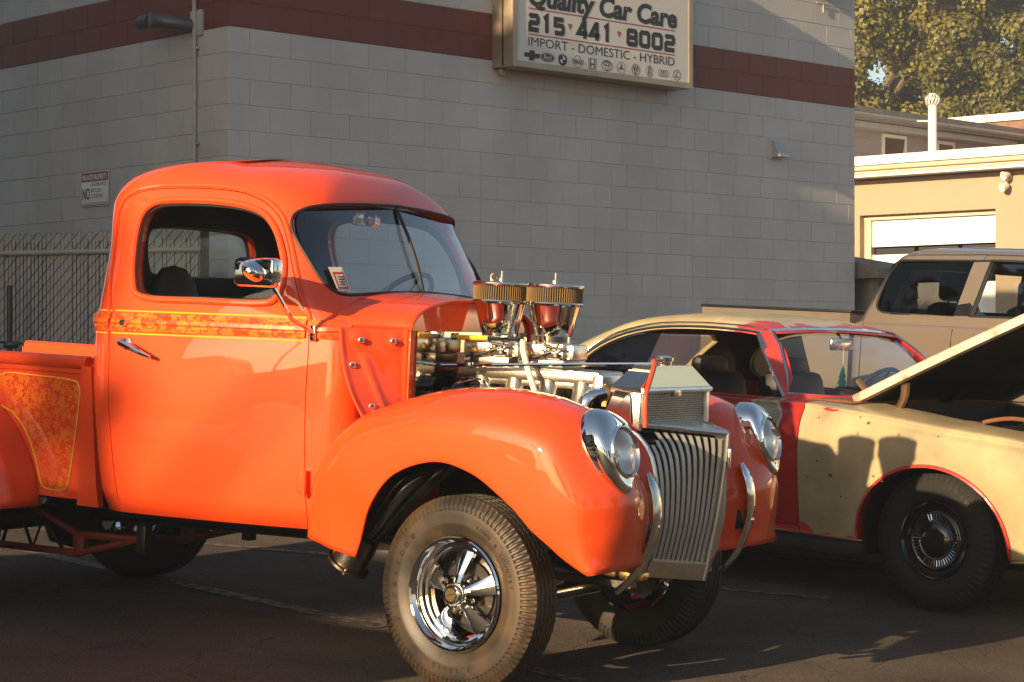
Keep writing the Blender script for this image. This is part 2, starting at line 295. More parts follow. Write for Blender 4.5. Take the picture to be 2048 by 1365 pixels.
class B:
    def __init__(s): s.v = []; s.f = []
    def add(s, V, F):
        k = len(s.v); s.v += [tuple(p) for p in V]; s.f += [tuple(i + k for i in q) for q in F]; return s
    def box(s, c, d, mtx=None, bev=0.0):
        x, y, z = d[0] / 2, d[1] / 2, d[2] / 2
        if bev <= 0:
            V = [Vector((a * x, b * y, e * z)) for e in (-1, 1) for b in (-1, 1) for a in (-1, 1)]
            F = [(0, 2, 3, 1), (4, 5, 7, 6), (0, 1, 5, 4), (2, 6, 7, 3), (0, 4, 6, 2), (1, 3, 7, 5)]
        else:
            bm = bmesh.new(); bmesh.ops.create_cube(bm, size=1, matrix=Matrix.Diagonal((d[0], d[1], d[2], 1)))
            bmesh.ops.bevel(bm, geom=bm.edges[:], offset=min(bev, .49 * min(d)), segments=2, affect='EDGES', profile=.5)
            bm.verts.index_update(); V = [v.co.copy() for v in bm.verts]; F = [[v.index for v in q.verts] for q in bm.faces]; bm.free()
        if mtx is not None: V = [mtx @ v for v in V]
        c = Vector(c); return s.add([v + c for v in V], F)
    def loft(s, rings, closed=True, cap0=False, cap1=False, loop=False):
        n = len(rings[0]); V = [p for r in rings for p in r]; F = []
        m = n if closed else n - 1; R = len(rings)
        for i in range(R if loop else R - 1):
            for j in range(m):
                a, b = i * n + j, i * n + (j + 1) % n; c, d = ((i + 1) % R) * n + (j + 1) % n, ((i + 1) % R) * n + j
                F.append((a, b, c, d))
        if cap0: F.append(tuple(range(n))[::-1])
        if cap1: F.append(tuple(range((R - 1) * n, R * n)))
        return s.add(V, F)
    def tube(s, path, r, seg=10, closed=False, caps=True):
        P = [Vector(p) for p in path]; n = len(P); rr = r if isinstance(r, (list, tuple)) else [r] * n
        rings = []; prev = None
        for i in range(n):
            if closed: t = P[(i + 1) % n] - P[i - 1]
            else: t = P[min(i + 1, n - 1)] - P[max(i - 1, 0)]
            t.normalize()
            if prev is None:
                up = Vector((0, 0, 1)) if abs(t.z) < .9 else Vector((1, 0, 0))
                nrm = (up - t * up.dot(t)).normalized()
            else: nrm = (prev - t * prev.dot(t)).normalized()
            prev = nrm; bn = t.cross(nrm)
            rings.append([P[i] + (nrm * cos(2 * pi * k / seg) + bn * sin(2 * pi * k / seg)) * rr[i] for k in range(seg)])
        return s.loft(rings, True, caps and not closed, caps and not closed, loop=closed)
    def lathe(s, prof, mtx=Matrix(), seg=32, cap=False):
        """profile of (radius, height) about local +Z, placed by mtx"""
        rings = [[mtx @ Vector((r * cos(2 * pi * k / seg), r * sin(2 * pi * k / seg), h)) for k in range(seg)] for r, h in prof]
        return s.loft(rings, True, cap, cap)
    def prism(s, poly, fn0, fn1):
        """poly list of 2d pts; fn0/fn1 map a 2d pt to 3d for the two faces"""
        n = len(poly); V = [fn0(*p) for p in poly] + [fn1(*p) for p in poly]
        F = [tuple(range(n))[::-1], tuple(range(n, 2 * n))] + [(i, (i + 1) % n, n + (i + 1) % n, n + i) for i in range(n)]
        return s.add(V, F)
    def mesh(s, name):
        me = bpy.data.meshes.new(name); me.from_pydata(s.v, [], s.f); me.update()
        bm = bmesh.new(); bm.from_mesh(me); bmesh.ops.recalc_face_normals(bm, faces=bm.faces[:]); bm.to_mesh(me); bm.free()
        return me
    def obj(s, name, m, parent=None, angle=35, label=None): return link(name, s.mesh(name), m, parent, angle, label)

def catmull(pts, n, closed=False):
    P = [Vector(p) for p in pts]; out = []; N = len(P)
    segs = N if closed else N - 1
    for i in range(segs):
        p1, p2 = P[i], P[(i + 1) % N]
        p0 = P[i - 1] if (closed or i > 0) else p1 * 2 - p2
        p3 = P[(i + 2) % N] if (closed or i < N - 2) else p2 * 2 - p1
        for k in range(n):
            t = k / n
            out.append(.5 * ((2 * p1) + (p2 - p0) * t + (2 * p0 - 5 * p1 + 4 * p2 - p3) * t * t + (3 * p1 - p0 - 3 * p2 + p3) * t ** 3))
    if not closed: out.append(P[-1])
    return out
def interp(tab, x):
    """smooth (monotone cubic) interpolation of [(x, y), ...]"""
    if x <= tab[0][0]: return tab[0][1]
    if x >= tab[-1][0]: return tab[-1][1]
    for i in range(len(tab) - 1):
        if x <= tab[i + 1][0]: break
    def slope(k):
        if k == 0 or k == len(tab) - 1:
            a = max(k - 1, 0); b = a + 1; return (tab[b][1] - tab[a][1]) / (tab[b][0] - tab[a][0])
        d0 = (tab[k][1] - tab[k - 1][1]) / (tab[k][0] - tab[k - 1][0]); d1 = (tab[k + 1][1] - tab[k][1]) / (tab[k + 1][0] - tab[k][0])
        return 0 if d0 * d1 <= 0 else 2 * d0 * d1 / (d0 + d1)
    h = tab[i + 1][0] - tab[i][0]; t = (x - tab[i][0]) / h; m0, m1 = slope(i), slope(i + 1)
    return (2 * t ** 3 - 3 * t * t + 1) * tab[i][1] + (t ** 3 - 2 * t * t + t) * h * m0 + (-2 * t ** 3 + 3 * t * t) * tab[i + 1][1] + (t ** 3 - t * t) * h * m1

def quad_ring(z, xr, xf, hwr, hwf, rr, rf, bf=0.0, br=0.0, bs=0.0, ns=26, ne=14, na=9):
    """closed rounded-quad outline at height z, counter-clockwise seen from above, constant vertex count"""
    pts = []
    def arc(cx, cy, r, a0):
        for k in range(na): a = a0 + (pi / 2) * k / (na - 1); pts.append((cx + r * cos(a), cy + r * sin(a)))
    def line(a, b, n):
        for k in range(1, n): t = k / n; pts.append((a[0] + (b[0] - a[0]) * t, a[1] + (b[1] - a[1]) * t))
    rf = min(rf, hwf * .95); rr = min(rr, hwr * .95)
    line((xf, -hwf + rf), (xf, hwf - rf), ne)
    arc(xf - rf, hwf - rf, rf, 0)
    line((xf - rf, hwf), (xr + rr, hwr), ns)
    arc(xr + rr, hwr - rr, rr, pi / 2)
    line((xr, hwr - rr), (xr, -hwr + rr), ne)
    arc(xr + rr, -hwr + rr, rr, pi)
    line((xr + rr, -hwr), (xf - rf, -hwf), ns)
    arc(xf - rf, -hwf + rf, rf, 1.5 * pi)
    out = []
    xm, hl = (xr + xf) / 2, (xf - xr) / 2
    for x, y in pts:
        u = (x - xm) / max(hl, 1e-6); w = y / max(hwf, hwr)
        X = x + (bf * (1 - w * w) if u > 0 else -br * (1 - w * w)) * max(0, abs(u)) ** 2
        Y = y * (1 + bs * (1 - u * u))
        out.append(Vector((X, Y, z)))
    return out

def boolean(target, cutters, op='DIFFERENCE'):
    """cut mesh data: returns a new mesh, shading normals taken from the uncut surface"""
    t = bpy.data.objects.new('work', target); COL.objects.link(t); tmp = [t]
    for c in cutters:
        o = bpy.data.objects.new('cut', c); COL.objects.link(o); tmp.append(o)
        md = t.modifiers.new('b', 'BOOLEAN'); md.object = o; md.operation = op; md.solver = 'EXACT'
    dg = bpy.context.evaluated_depsgraph_get(); dg.update()
    me = bpy.data.meshes.new_from_object(t.evaluated_get(dg))
    for o in tmp: bpy.data.objects.remove(o)
    return me
def line_inside(o, inner_me, m):
    t = bvh(inner_me); o.data.materials.append(MATS[m])
    for p in o.data.polygons:
        loc, n, fi, d = t.find_nearest(p.center)
        if d is not None and d < .003 and abs(n.dot(p.normal)) > .9: p.material_index = len(o.data.materials) - 1
    return o
def bvh(me):
    bm = bmesh.new(); bm.from_mesh(me); t = BVHTree.FromBMesh(bm); bm.free(); return t
def inherit_normals(me, src, angle=30, tol=0.004):
    """smooth shading of the uncut form for faces lying on it"""
    bm = bmesh.new(); bm.from_mesh(src); bm.normal_update(); bmesh.ops.triangulate(bm, faces=bm.faces[:]); bm.normal_update()
    bm.verts.ensure_lookup_table(); bm.faces.ensure_lookup_table()
    tree = BVHTree.FromBMesh(bm)
    me.polygons.foreach_set('use_smooth', [True] * len(me.polygons)); me.set_sharp_from_angle(angle=radians(angle))
    base = [Vector(c.vector) for c in me.corner_normals]
    res = []
    for p in me.polygons:
        for li in p.loop_indices:
            co = me.vertices[me.loops[li].vertex_index].co
            q = co + (p.center - co) * 0.02
            loc, nr, fi, d = tree.find_nearest(q)
            if fi is not None and d < tol and abs(nr.dot(p.normal)) > .9:
                f = bm.faces[fi]; vv = f.verts
                from mathutils.interpolate import poly_3d_calc
                w = poly_3d_calc([v.co for v in vv], loc)
                n = Vector((0, 0, 0))
                for k in range(len(vv)): n += vv[k].normal * w[k]
                if n.length > 0:
                    n.normalize()
                    if n.dot(p.normal) < 0: n.negate()
                    res.append(n); continue
            res.append(base[li])
    me.normals_split_custom_set(res)
    bm.free(); return me
def solidify(o, t, offset=-1):
    md = o.modifiers.new('sheet', 'SOLIDIFY'); md.thickness = t; md.offset = offset; return o
def rot_to(axis):
    return Vector((0, 0, 1)).rotation_difference(Vector(axis)).to_matrix().to_4x4()
def at(p, axis=(0, 0, 1)): return Matrix.Translation(Vector(p)) @ rot_to(axis)

TEXT_CACHE = {}
def text_geo(b, txt, size, fn, bold=0.0, shear=0.0, width=None, align='LEFT', depth=0.0):
    """adds flat lettering to b: fn(u, v) -> 3d; width fits the line to that length"""
    cu = bpy.data.curves.new('t', 'FONT'); cu.body = txt; cu.size = size; cu.offset = bold; cu.shear = shear; cu.resolution_u = 3
    cu.fill_mode = 'FRONT'
    o = bpy.data.objects.new('t', cu); COL.objects.link(o)
    dg = bpy.context.evaluated_depsgraph_get(); dg.update()
    me = bpy.data.meshes.new_from_object(o.evaluated_get(dg)); bpy.data.objects.remove(o)
    if not len(me.vertices): return
    xs = [v.co.x for v in me.vertices]; x0, x1 = min(xs), max(xs)
    k = width / (x1 - x0) if width else 1.0
    sh = 0
    if align == 'CENTER': sh = -(x1 - x0) * k / 2
    if align == 'RIGHT': sh = -(x1 - x0) * k
    b.add([fn((v.co.x - x0) * k + sh, v.co.y) for v in me.vertices], [tuple(p.vertices) for p in me.polygons])
    bpy.data.meshes.remove(me)

# ------------------------------------------------------------ ground
GO = Vector((0.1779, 8.2101, 0.0)); GU = Vector((0.863, -0.503))
def ground_z(x, y):
    u = (x - GO.x) * GU.x + (y - GO.y) * GU.y
    u = max(-9.0, min(7.0, u)); return -0.05233 * u
def soft(a, b, n): return [a + (b - a) * i / n for i in range(n + 1)]
gx = [-220, -120, -60, -35, -22] + soft(-16, 16, 32) + [22, 35, 60, 120, 220]
gy = [-160, -80, -40, -20, -10] + soft(-4, 34, 38) + [42, 60, 90, 140, 240, 400]
b = B(); V = [(x, y, ground_z(x, y)) for y in gy for x in gx]; W = len(gx)
b.add(V, [(j * W + i, j * W + i + 1, (j + 1) * W + i + 1, (j + 1) * W + i) for j in range(len(gy) - 1) for i in range(W - 1)])
structure(b.obj('asphalt_ground', 'asphalt', angle=60))
def ground_strip(p, q, w, name):
    P, Q = Vector(p), Vector(q); d = (Q - P); n = Vector((-d.y, d.x)).normalized() * w / 2; V = []; F = []; N = max(2, int(d.length / .5))
    for i in range(N + 1):
        c = P + d * i / N
        for s in (-1, 1): x, y = c.x + n.x * s, c.y + n.y * s; V.append((x, y, ground_z(x, y) + .004))
    F = [(2 * i, 2 * i + 1, 2 * i + 3, 2 * i + 2) for i in range(N)]
    o = B().add(V, F).obj(name, 'worn_line'); structure(o); return o
ground_strip((-3.3, 12.1), (1.6, 10.5), 0.10, 'parking_line')
ground_strip((-4.5, 12.9), (-0.55, 8.95), 0.10, 'parking_line')
ground_strip((-0.62, 8.98), (0.9, 11.9), 0.10, 'parking_line')
ground_strip((0.02, 8.15), (0.55, 7.55), 0.09, 'parking_line')
ground_strip((0.75, 12.7), (2.2, 12.1), 0.10, 'parking_line')

# ------------------------------------------------------------ block building
WC = Vector((-2.22, 16.44)); WR = Vector((0.725, 0.688)).normalized(); WL = Vector((-0.688, 0.725)).normalized()
NR = Vector((0.688, -0.725)).normalized(); NL = -WR
Z0 = 3.793; CH = 0.2032; BL = 0.4064
def wall_mtx(d, n, p=WC):
    return Matrix(((d.x, n.x, 0, p.x), (d.y, n.y, 0, p.y), (0, 0, 1, 0), (0, 0, 0, 1)))
MR = wall_mtx(WR, NR); ML = wall_mtx(WL, NL)      # local: x along wall, y outwards, z up
bld = thing('block_building', 'grey painted concrete block garage with a dark red band under the top', 'building', Matrix.Translation((WC.x, WC.y, 0)))
binv = Matrix.Translation((-WC.x, -WC.y, 0))
RW_LEN, LW_LEN = 8.0, 7.0
def core():
    b = B(); D = -0.004
    a = WC + NR * D + NL * D; r = WC + WR * RW_LEN + NR * D; l = WC + WL * LW_LEN + NL * D; k = r + WL * LW_LEN
    for z in (-0.2, 5.9): b.v += [(p.x - WC.x, p.y - WC.y, z) for p in (a, r, k, l)]
    b.f += [(0, 1, 5, 4), (1, 2, 6, 5), (2, 3, 7, 6), (3, 0, 4, 7), (4, 5, 6, 7)]
    return b
core().obj('wall_core', 'mortar_grey', bld, None)
b = B()
for M_, L_ in ((MR, RW_LEN), (ML, LW_LEN)):
    P_ = [(binv @ M_) @ Vector(q) for q in ((0, -.0028, Z0), (L_, -.0028, Z0), (L_, -.0028, Z0 + 2 * CH), (0, -.0028, Z0 + 2 * CH))]; b.add(P_, [(0, 1, 2, 3)])
solidify(b.obj('band_mortar', 'block_red', bld, None), .0008, 0)
b = B(); fl = [WC + NR * .35 + NL * .35, WC + WR * (RW_LEN + .3) + NR * .35, WC + WR * (RW_LEN + .3) + WL * LW_LEN, WC + WL * LW_LEN + NL * .35]
for z in (5.9, 6.12): b.v += [(p.x - WC.x, p.y - WC.y, z) for p in fl]
b.f += [(3, 2, 1, 0), (4, 5, 6, 7)] + [(i, (i + 1) % 4, 4 + (i + 1) % 4, 4 + i) for i in range(4)]
b.obj('roof', 'roof_grey', bld, None)
BLOCK_ME = {}
def block_mesh(L, var=0):
    key = (round(L, 3), var)
    if key not in BLOCK_ME:
        rng = random.Random(var * 13 + int(L * 1000)); g = .0022; c = .0035; T = .002
        x0, x1, z0, z1 = g, L - g, g, CH - g
        j = lambda: rng.uniform(-.0012, .0012)
        V = [(x0, -.02, z0), (x1, -.02, z0), (x1, -.02, z1), (x0, -.02, z1)]
        V += [(x0, -.001, z0), (x1, -.001, z0), (x1, -.001, z1), (x0, -.001, z1)]
        V += [(x0 + c, T * .35 + j(), z0 + c), (x1 - c, T * .35 + j(), z0 + c), (x1 - c, T * .35 + j(), z1 - c), (x0 + c, T * .35 + j(), z1 - c)]
        F = []
        for k in (0, 4): F += [(k + i, k + (i + 1) % 4, k + 4 + (i + 1) % 4, k + 4 + i) for i in range(4)]
        F.append((8, 9, 10, 11))
        bb = B().add(V, F); me = bb.mesh('concrete_block'); me.materials.append(MATS['block_grey'])
        BLOCK_ME[key] = me
    return BLOCK_ME[key]
rows = []   # (matrix, length, red, distance)
def fill_row(M, s0, s1, k, off):
    s = s0; first = True; z = Z0 + CH * k
    while s < s1 - .03:
        L = BL * (.5 if (first and off) else 1.0); first = False
        if s + L > s1 - .06: L = s1 - s
        c = M @ Vector((s + L / 2, 0, z)); rows.append((M, s, z, L, k in (0, 1), c.length)); s += L
for k in range(-19, 11):
    off = k % 2
    if k <= -5:
        fill_row(MR, 0, 2.68, k, off); fill_row(MR, 2.68, 4.33, k, 1 - off); fill_row(MR, 4.33, 5.45, k, off); fill_row(MR, 5.45, RW_LEN, k, off)
    else: fill_row(MR, 0, RW_LEN, k, off)
    fill_row(ML, 0, LW_LEN, k, 1 - off)
def seen(r):
    c = r[0] @ Vector((r[1] + r[3] / 2, 0, r[2] + .1)); px = 1024 + 4200 * c.x / c.y; py = 711 - 4200 * (c.z - 1.213) / c.y
    return -20 < px < 2060 and -20 < py < 640 and not (px < 200 and py > 480) and not (430 < px < 900 and py > 350)
vis = sorted([r for r in rows if seen(r)], key=lambda r: r[5])[:300]; vset = set(id(r) for r in vis)
rest = {False: B(), True: B()}
for r in rows:
    M, s, z, L, red, d = r; T = binv @ M @ Matrix.Translation((s, 0, z))
    if id(r) in vset:
        o = bpy.data.objects.new('concrete_block', block_mesh(L, random.randrange(3))); COL.objects.link(o); o.parent = bld; o.matrix_local = T
        if red: o.material_slots[0].link = 'OBJECT'; o.material_slots[0].material = MATS['block_red']
    else:
        me = block_mesh(L, random.randrange(3)); rest[red].add([T @ v.co for v in me.vertices], [tuple(p.vertices) for p in me.polygons])
for red in rest:
    o = rest[red].obj('concrete_block', 'block_red' if red else 'block_grey', bld, None); o['kind'] = 'stuff'

# ------------------------------------------------------------ sign cabinet
SP = WC + WR * 2.815 + NR * 0.262                       # left end of the sign face
MS = wall_mtx(WR, NR, SP)                               # local: x along face, y outwards, z up
SW, SZ0, SZ1 = 2.335, 3.722, 5.05
sign = thing('shop_sign', 'large white light box sign with black lettering and car logos on the wall', 'sign', MS @ Matrix.Translation((0, 0, SZ0)))
def sl(x, y, z): return Vector((x, y, z - SZ0))
b = B(); b.box(sl(SW / 2, -.131, (SZ0 + SZ1) / 2), (SW, .258, SZ1 - SZ0), bev=.006); b.obj('cabinet', 'sign_metal', sign)
b = B(); fr = .052
for c, d in (((SW / 2, .006, SZ0 + fr / 2), (SW, .016, fr)), ((SW / 2, .006, SZ1 - fr / 2), (SW, .016, fr)), ((fr / 2, .0055, (SZ0 + SZ1) / 2), (fr, .015, SZ1 - SZ0 - 2 * fr)), ((SW - fr / 2, .0055, (SZ0 + SZ1) / 2), (fr, .015, SZ1 - SZ0 - 2 * fr))):
    b.box(sl(*c), d)
b.obj('face_frame', 'sign_metal', sign, None)
b = B(); b.box(sl(-.004, -.118, (SZ0 + SZ1) / 2), (.008, .012, SZ1 - SZ0 - .02)); b.obj('seam_strip', 'dark_trim', sign, None)
b = B(); b.box(sl(.06, -.20, SZ0 - .03), (.05, .05, .06), bev=.005); b.obj('conduit_stub', 'sign_metal', sign)
b = B(); b.box(sl(SW / 2, .0015, (SZ0 + SZ1) / 2), (SW - 2 * fr, .003, SZ1 - SZ0 - 2 * fr)); b.obj('face_panel', 'sign_face', sign, None)
FY = .0045
def sfn(x0, z0, y=FY): return lambda u, v: sl(x0 + u, y, z0 + v)
b = B(); text_geo(b, 'Quality Car Care', .245, sfn(.19, 4.275), bold=.010, shear=.12, width=1.93); b.obj('sign_text', 'sign_black', sign, None, label='shop name lettering "Quality Car Care"')
b = B(); text_geo(b, "Bob's", .36, sfn(.55, 4.56), bold=.010, shear=.12, width=1.1) if False else None
# squared numerals drawn as mitred strokes on a unit cell
def stroke(b, pts, w, fn, closed=False):
    P = [Vector((p[0], p[1])) for p in pts]; n = len(P); A = []; C = []
    for i in range(n):
        d0 = (P[i] - P[i - 1]).normalized() if (i > 0 or closed) else None
        d1 = (P[(i + 1) % n] - P[i]).normalized() if (i < n - 1 or closed) else None
        d0 = d0 or d1; d1 = d1 or d0
        n0 = Vector((-d0.y, d0.x)); n1 = Vector((-d1.y, d1.x)); m = (n0 + n1)
        m = m / max(.3, m.dot(n0)) if m.length > 1e-6 else n0
        A.append(P[i] + m * w / 2); C.append(P[i] - m * w / 2)
    k = n if closed else n - 1
    V = [fn(p.x, p.y) for p in A] + [fn(p.x, p.y) for p in C]
    b.add(V, [(i, (i + 1) % n, n + (i + 1) % n, n + i) for i in range(k)])
DIG = {'2': [[(.08, .80), (.2, .9), (.8, .9), (.9, .8), (.9, .58), (.8, .5), (.22, .5), (.12, .42), (.12, .1), (.98, .1)]],
       '1': [[(.25, .80), (.52, .95), (.52, 0)]],
       '5': [[(.95, .9), (.12, .9), (.12, .55), (.8, .55), (.9, .46), (.9, .2), (.8, .1), (.06, .1)]],
       '4': [[(.72, 0), (.72, .95), (.6, .95), (.08, .30), (1.0, .30)]],
       '8': [[(.2, .9), (.8, .9), (.88, .82), (.88, .58), (.8, .5), (.2, .5), (.12, .58), (.12, .82)], [(.2, .5), (.8, .5), (.9, .42), (.9, .18), (.8, .1), (.2, .1), (.1, .18), (.1, .42)]],
       '0': [[(.22, .9), (.78, .9), (.9, .8), (.9, .2), (.78, .1), (.22, .1), (.1, .2), (.1, .8)]]}
def digits(b, txt, x0, x1, z0, h, ww):
    n = len(txt); pitch = (x1 - x0) / n; cw = pitch * .80
    for i, ch in enumerate(txt):
        for q, st in enumerate(DIG[ch]):
            fn = lambda u, v, i=i, q=q: sl(x0 + i * pitch + u * cw, FY + q * .0006, z0 + v * h)
            # keep stroke thickness even in both directions
            st2 = [(p[0] * cw, p[1] * h) for p in st]
            stroke(b, st2, ww, lambda u, v, i=i, q=q: sl(x0 + i * pitch + u, FY + q * .0006, z0 + v), closed=ch in '80')
for tx_, xa_, xb_ in (('215', .195, .66), ('441', .80, 1.27), ('8002', 1.44, 2.12)):
    b = B(); digits(b, tx_, xa_, xb_, 4.045, .152, .044); b.obj('phone_number', 'sign_black', sign, None, label='phone number numerals "%s"' % tx_)
b = B()
for x in (.705, 1.335): b.add([sl(x - .028, FY, 4.158), sl(x + .028, FY, 4.158), sl(x, FY, 4.10)], [(0, 1, 2)])
for z in (4.238, 4.012): b.add([sl(.19, FY, z), sl(2.09, FY, z), sl(2.09, FY, z + .010), sl(.19, FY, z + .010)], [(0, 1, 2, 3)])
b.obj('red_rules', 'sign_red', sign, None)
b = B(); text_geo(b, 'IMPORT - DOMESTIC - HYBRID', .115, sfn(.19, 3.915), width=1.895); b.obj('sign_text', 'sign_black', sign, None, label='line reading "IMPORT - DOMESTIC - HYBRID"')
# car maker emblems, one part each
LZ = 3.832
def ring(b, cx, cz, rx, rz, w, y=FY, n=28):
    V = []; F = []
    for k in range(n):
        a = 2 * pi * k / n
        V += [sl(cx + (rx - w / 2) * cos(a), y, cz + (rz - w / 2) * sin(a)), sl(cx + (rx + w / 2) * cos(a), y, cz + (rz + w / 2) * sin(a))]
    b.add(V, [(2 * k, 2 * k + 1, (2 * k + 3) % (2 * n), (2 * k + 2) % (2 * n)) for k in range(n)])
def disc(b, cx, cz, rx, rz, y=FY, n=28, a0=0, a1=2 * pi):
    if a1 - a0 > 6: b.add([sl(cx + rx * cos(2 * pi * k / n), y, cz + rz * sin(2 * pi * k / n)) for k in range(n)], [tuple(range(n))])
    else: b.add([sl(cx, y, cz)] + [sl(cx + rx * cos(a0 + (a1 - a0) * k / n), y, cz + rz * sin(a0 + (a1 - a0) * k / n)) for k in range(n + 1)], [tuple(range(n + 2))])
def emblem(build, m='sign_black', lab=None):
    b = B(); build(b); return b.obj('emblem', m, sign, None, label=lab)
LX = [.235 + .1885 * i for i in range(11)]
def S(b, cx, pts, w, y=FY, closed=False): stroke(b, pts, w, lambda u, v: sl(cx + u, y, LZ + v), closed)
emblem(lambda b: b.add([sl(LX[0] + x, FY, LZ + z) for x, z in ((-.1, -.018), (-.09, .022), (-.035, .022), (-.03, .045), (.035, .045), (.03, .022), (.1, .022), (.09, -.02), (.03, -.02), (.025, -.045), (-.04, -.045), (-.035, -.018))], [tuple(range(12))]), lab='bow tie emblem')
emblem(lambda b: disc(b, LX[1], LZ, .088, .042), lab='oval emblem reading "Ford"')
b = B(); ring(b, LX[1], LZ, .079, .034, .004, FY + .001); text_geo(b, 'Ford', .055, sfn(LX[1], LZ - .017, FY + .0015), bold=.001, shear=.25, width=.10, align='CENTER'); b.obj('emblem_lettering', 'sign_face', sign, None)
def bmw(b):
    disc(b, LX[2], LZ, .055, .055)
emblem(bmw, lab='round quartered emblem')
b = B(); disc(b, LX[2], LZ, .034, .034, FY + .001, 8, 0, pi / 2); disc(b, LX[2], LZ, .034, .034, FY + .001, 8, pi, 1.5 * pi)
text_geo(b, 'BMW', .022, sfn(LX[2], LZ + .036, FY + .001), width=.05, align='CENTER'); b.obj('emblem_lettering', 'sign_face', sign, None)
def nis(b):
    ring(b, LX[3], LZ, .048, .054, .005); S(b, LX[3], [(-.072, -.016), (.072, -.016), (.072, .016), (-.072, .016)], .004, FY + .002, True)
    text_geo(b, 'NISSAN', .030, sfn(LX[3], LZ - .010, FY + .002), bold=.001, width=.12, align='CENTER')
emblem(nis, lab='round emblem with bar reading "NISSAN"')
b = B(); b.add([sl(LX[3] + x, FY + .001, LZ + z) for x, z in ((-.07, -.015), (.07, -.015), (.07, .015), (-.07, .015))], [(0, 1, 2, 3)]); b.obj('emblem_bar', 'sign_face', sign, None)
def hon(b):
    S(b, LX[4], [(-.046, -.045), (.046, -.045), (.050, .045), (-.050, .045)], .006, FY, True)
    S(b, LX[4], [(-.028, .038), (-.022, -.038)], .012); S(b, LX[4], [(.028, .038), (.022, -.038)], .012); S(b, LX[4], [(-.02, -.004), (.02, -.004)], .012)
emblem(hon, lab='square emblem with letter H')
def toy(b):
    ring(b, LX[5], LZ, .066, .046, .007); ring(b, LX[5], LZ, .020, .042, .006, FY + .0005); ring(b, LX[5], LZ + .018, .045, .018, .006, FY + .001)
emblem(toy, lab='emblem of three crossed ovals')
def mer(b):
    ring(b, LX[6], LZ, .052, .052, .004)
    for k in range(3):
        a = pi / 2 + k * 2 * pi / 3; b.add([sl(LX[6] + .05 * cos(a), FY, LZ + .05 * sin(a)), sl(LX[6] + .010 * cos(a + pi / 3), FY, LZ + .010 * sin(a + pi / 3)), sl(LX[6], FY, LZ), sl(LX[6] + .010 * cos(a - pi / 3), FY, LZ + .010 * sin(a - pi / 3))], [(0, 1, 2, 3)])
emblem(mer, lab='round emblem with three-pointed star')
emblem(lambda b: disc(b, LX[7], LZ, .053, .053), lab='round emblem with letters VW')
b = B(); ring(b, LX[7], LZ, .044, .044, .006, FY + .001); S(b, LX[7], [(-.018, .038), (0, .006), (.018, .038)], .008, FY + .001); S(b, LX[7], [(-.038, .016), (-.020, -.034), (0, .0), (.020, -.034), (.038, .016)], .008, FY + .0014); b.obj('emblem_lettering', 'sign_face', sign, None)
def acu(b):
    ring(b, LX[8], LZ, .044, .051, .005); S(b, LX[8], [(-.018, -.044), (-.006, .046)], .010); S(b, LX[8], [(.018, -.044), (.006, .046)], .010, FY + .0005); S(b, LX[8], [(-.012, -.014), (.012, -.014)], .008, FY + .001)
emblem(acu, lab='round emblem with calliper letter A')
def aud(b):
    for k in range(4): ring(b, LX[9] + (k - 1.5) * .030, LZ, .022, .030, .005, FY + k * .0005)
emblem(aud, lab='emblem of four linked rings')
def lex(b):
    ring(b, LX[10], LZ, .052, .046, .006); S(b, LX[10], [(.012, .036), (-.024, -.016), (.034, -.016)], .009)
emblem(lex, lab='oval emblem with letter L')

# ------------------------------------------------------------ things on the block building
def on_wall(M, x, z): return M @ Matrix.Translation((x, 0, z))
t = thing('private_property_sign', 'white and red metal notice reading PRIVATE PROPERTY on the left wall', 'sign', on_wall(ML, 1.90, 2.625))
HW, HH = .215, .148    # half sizes: x runs away from the corner, so text is mirrored along x
b = B(); b.box((0, .012, 0), (2 * HW, .004, 2 * HH), bev=.0015); b.obj('plate', 'white_door', t)
pf = lambda x0, z0, y=.0155: (lambda u, v: Vector((-(x0 + u), y, z0 + v)))
b = B(); b.add([(-HW + .012, .0148, HH - .085), (HW - .012, .0148, HH - .085), (HW - .012, .0148, HH - .012), (-HW + .012, .0148, HH - .012)], [(0, 1, 2, 3)])
for r in ((-HW + .006, HW - .006, -HH + .006, -HH + .014), (-HW + .006, HW - .006, HH - .010, HH - .006)): b.add([(r[0], .0146, r[2]), (r[1], .0146, r[2]), (r[1], .0146, r[3]), (r[0], .0146, r[3])], [(0, 1, 2, 3)])
for s in (-1, 1): b.add([(s * (HW - .010), .0144, -HH + .008), (s * (HW - .006), .0144, -HH + .008), (s * (HW - .006), .0144, HH - .008), (s * (HW - .010), .0144, HH - .008)], [(0, 1, 2, 3)])
b.obj('red_header', 'sign_red_dark', t, None)
b = B(); text_geo(b, 'PRIVATE PROPERTY', .066, pf(-.19, HH - .072), bold=.0015, width=.38); b.obj('lettering', 'white_door', t, None, label='white "PRIVATE PROPERTY" lettering')
b = B(); text_geo(b, 'NO', .135, pf(-.19, -.085), bold=.003, width=.115)
for i, w in enumerate(('SKATEBOARDS', 'BICYCLES', 'LOITERING')): text_geo(b, w, .046, pf(-.055, .022 - i * .050), width=(.235, .155, .175)[i])
text_geo(b, 'PROPERTY PROTECTED BY VIDEO SURVEILLANCE', .017, pf(-.19, -.128), width=.38)
b.obj('lettering', 'print_black', t, None, label='black "NO SKATEBOARDS BICYCLES LOITERING" lettering')
t = thing('conduit_pipe', 'thin white conduit running down the left wall beside the corner', 'pipe', on_wall(ML, .418, 0))
b = B(); b.tube([(0, .03, 1.1), (0, .03, 5.9)], .017, 8); b.obj('pipe', 'pipe_white', t)
b = B()
for z in (3.66, 4.6, 2.9): b.box((0, .02, z), (.075, .03, .022))
b.obj('clamp', 'pipe_white', t)
b = B(); b.box((0, .035, 2.01), (.085, .06, .16), bev=.006); b.obj('junction_box', 'pipe_white', t)
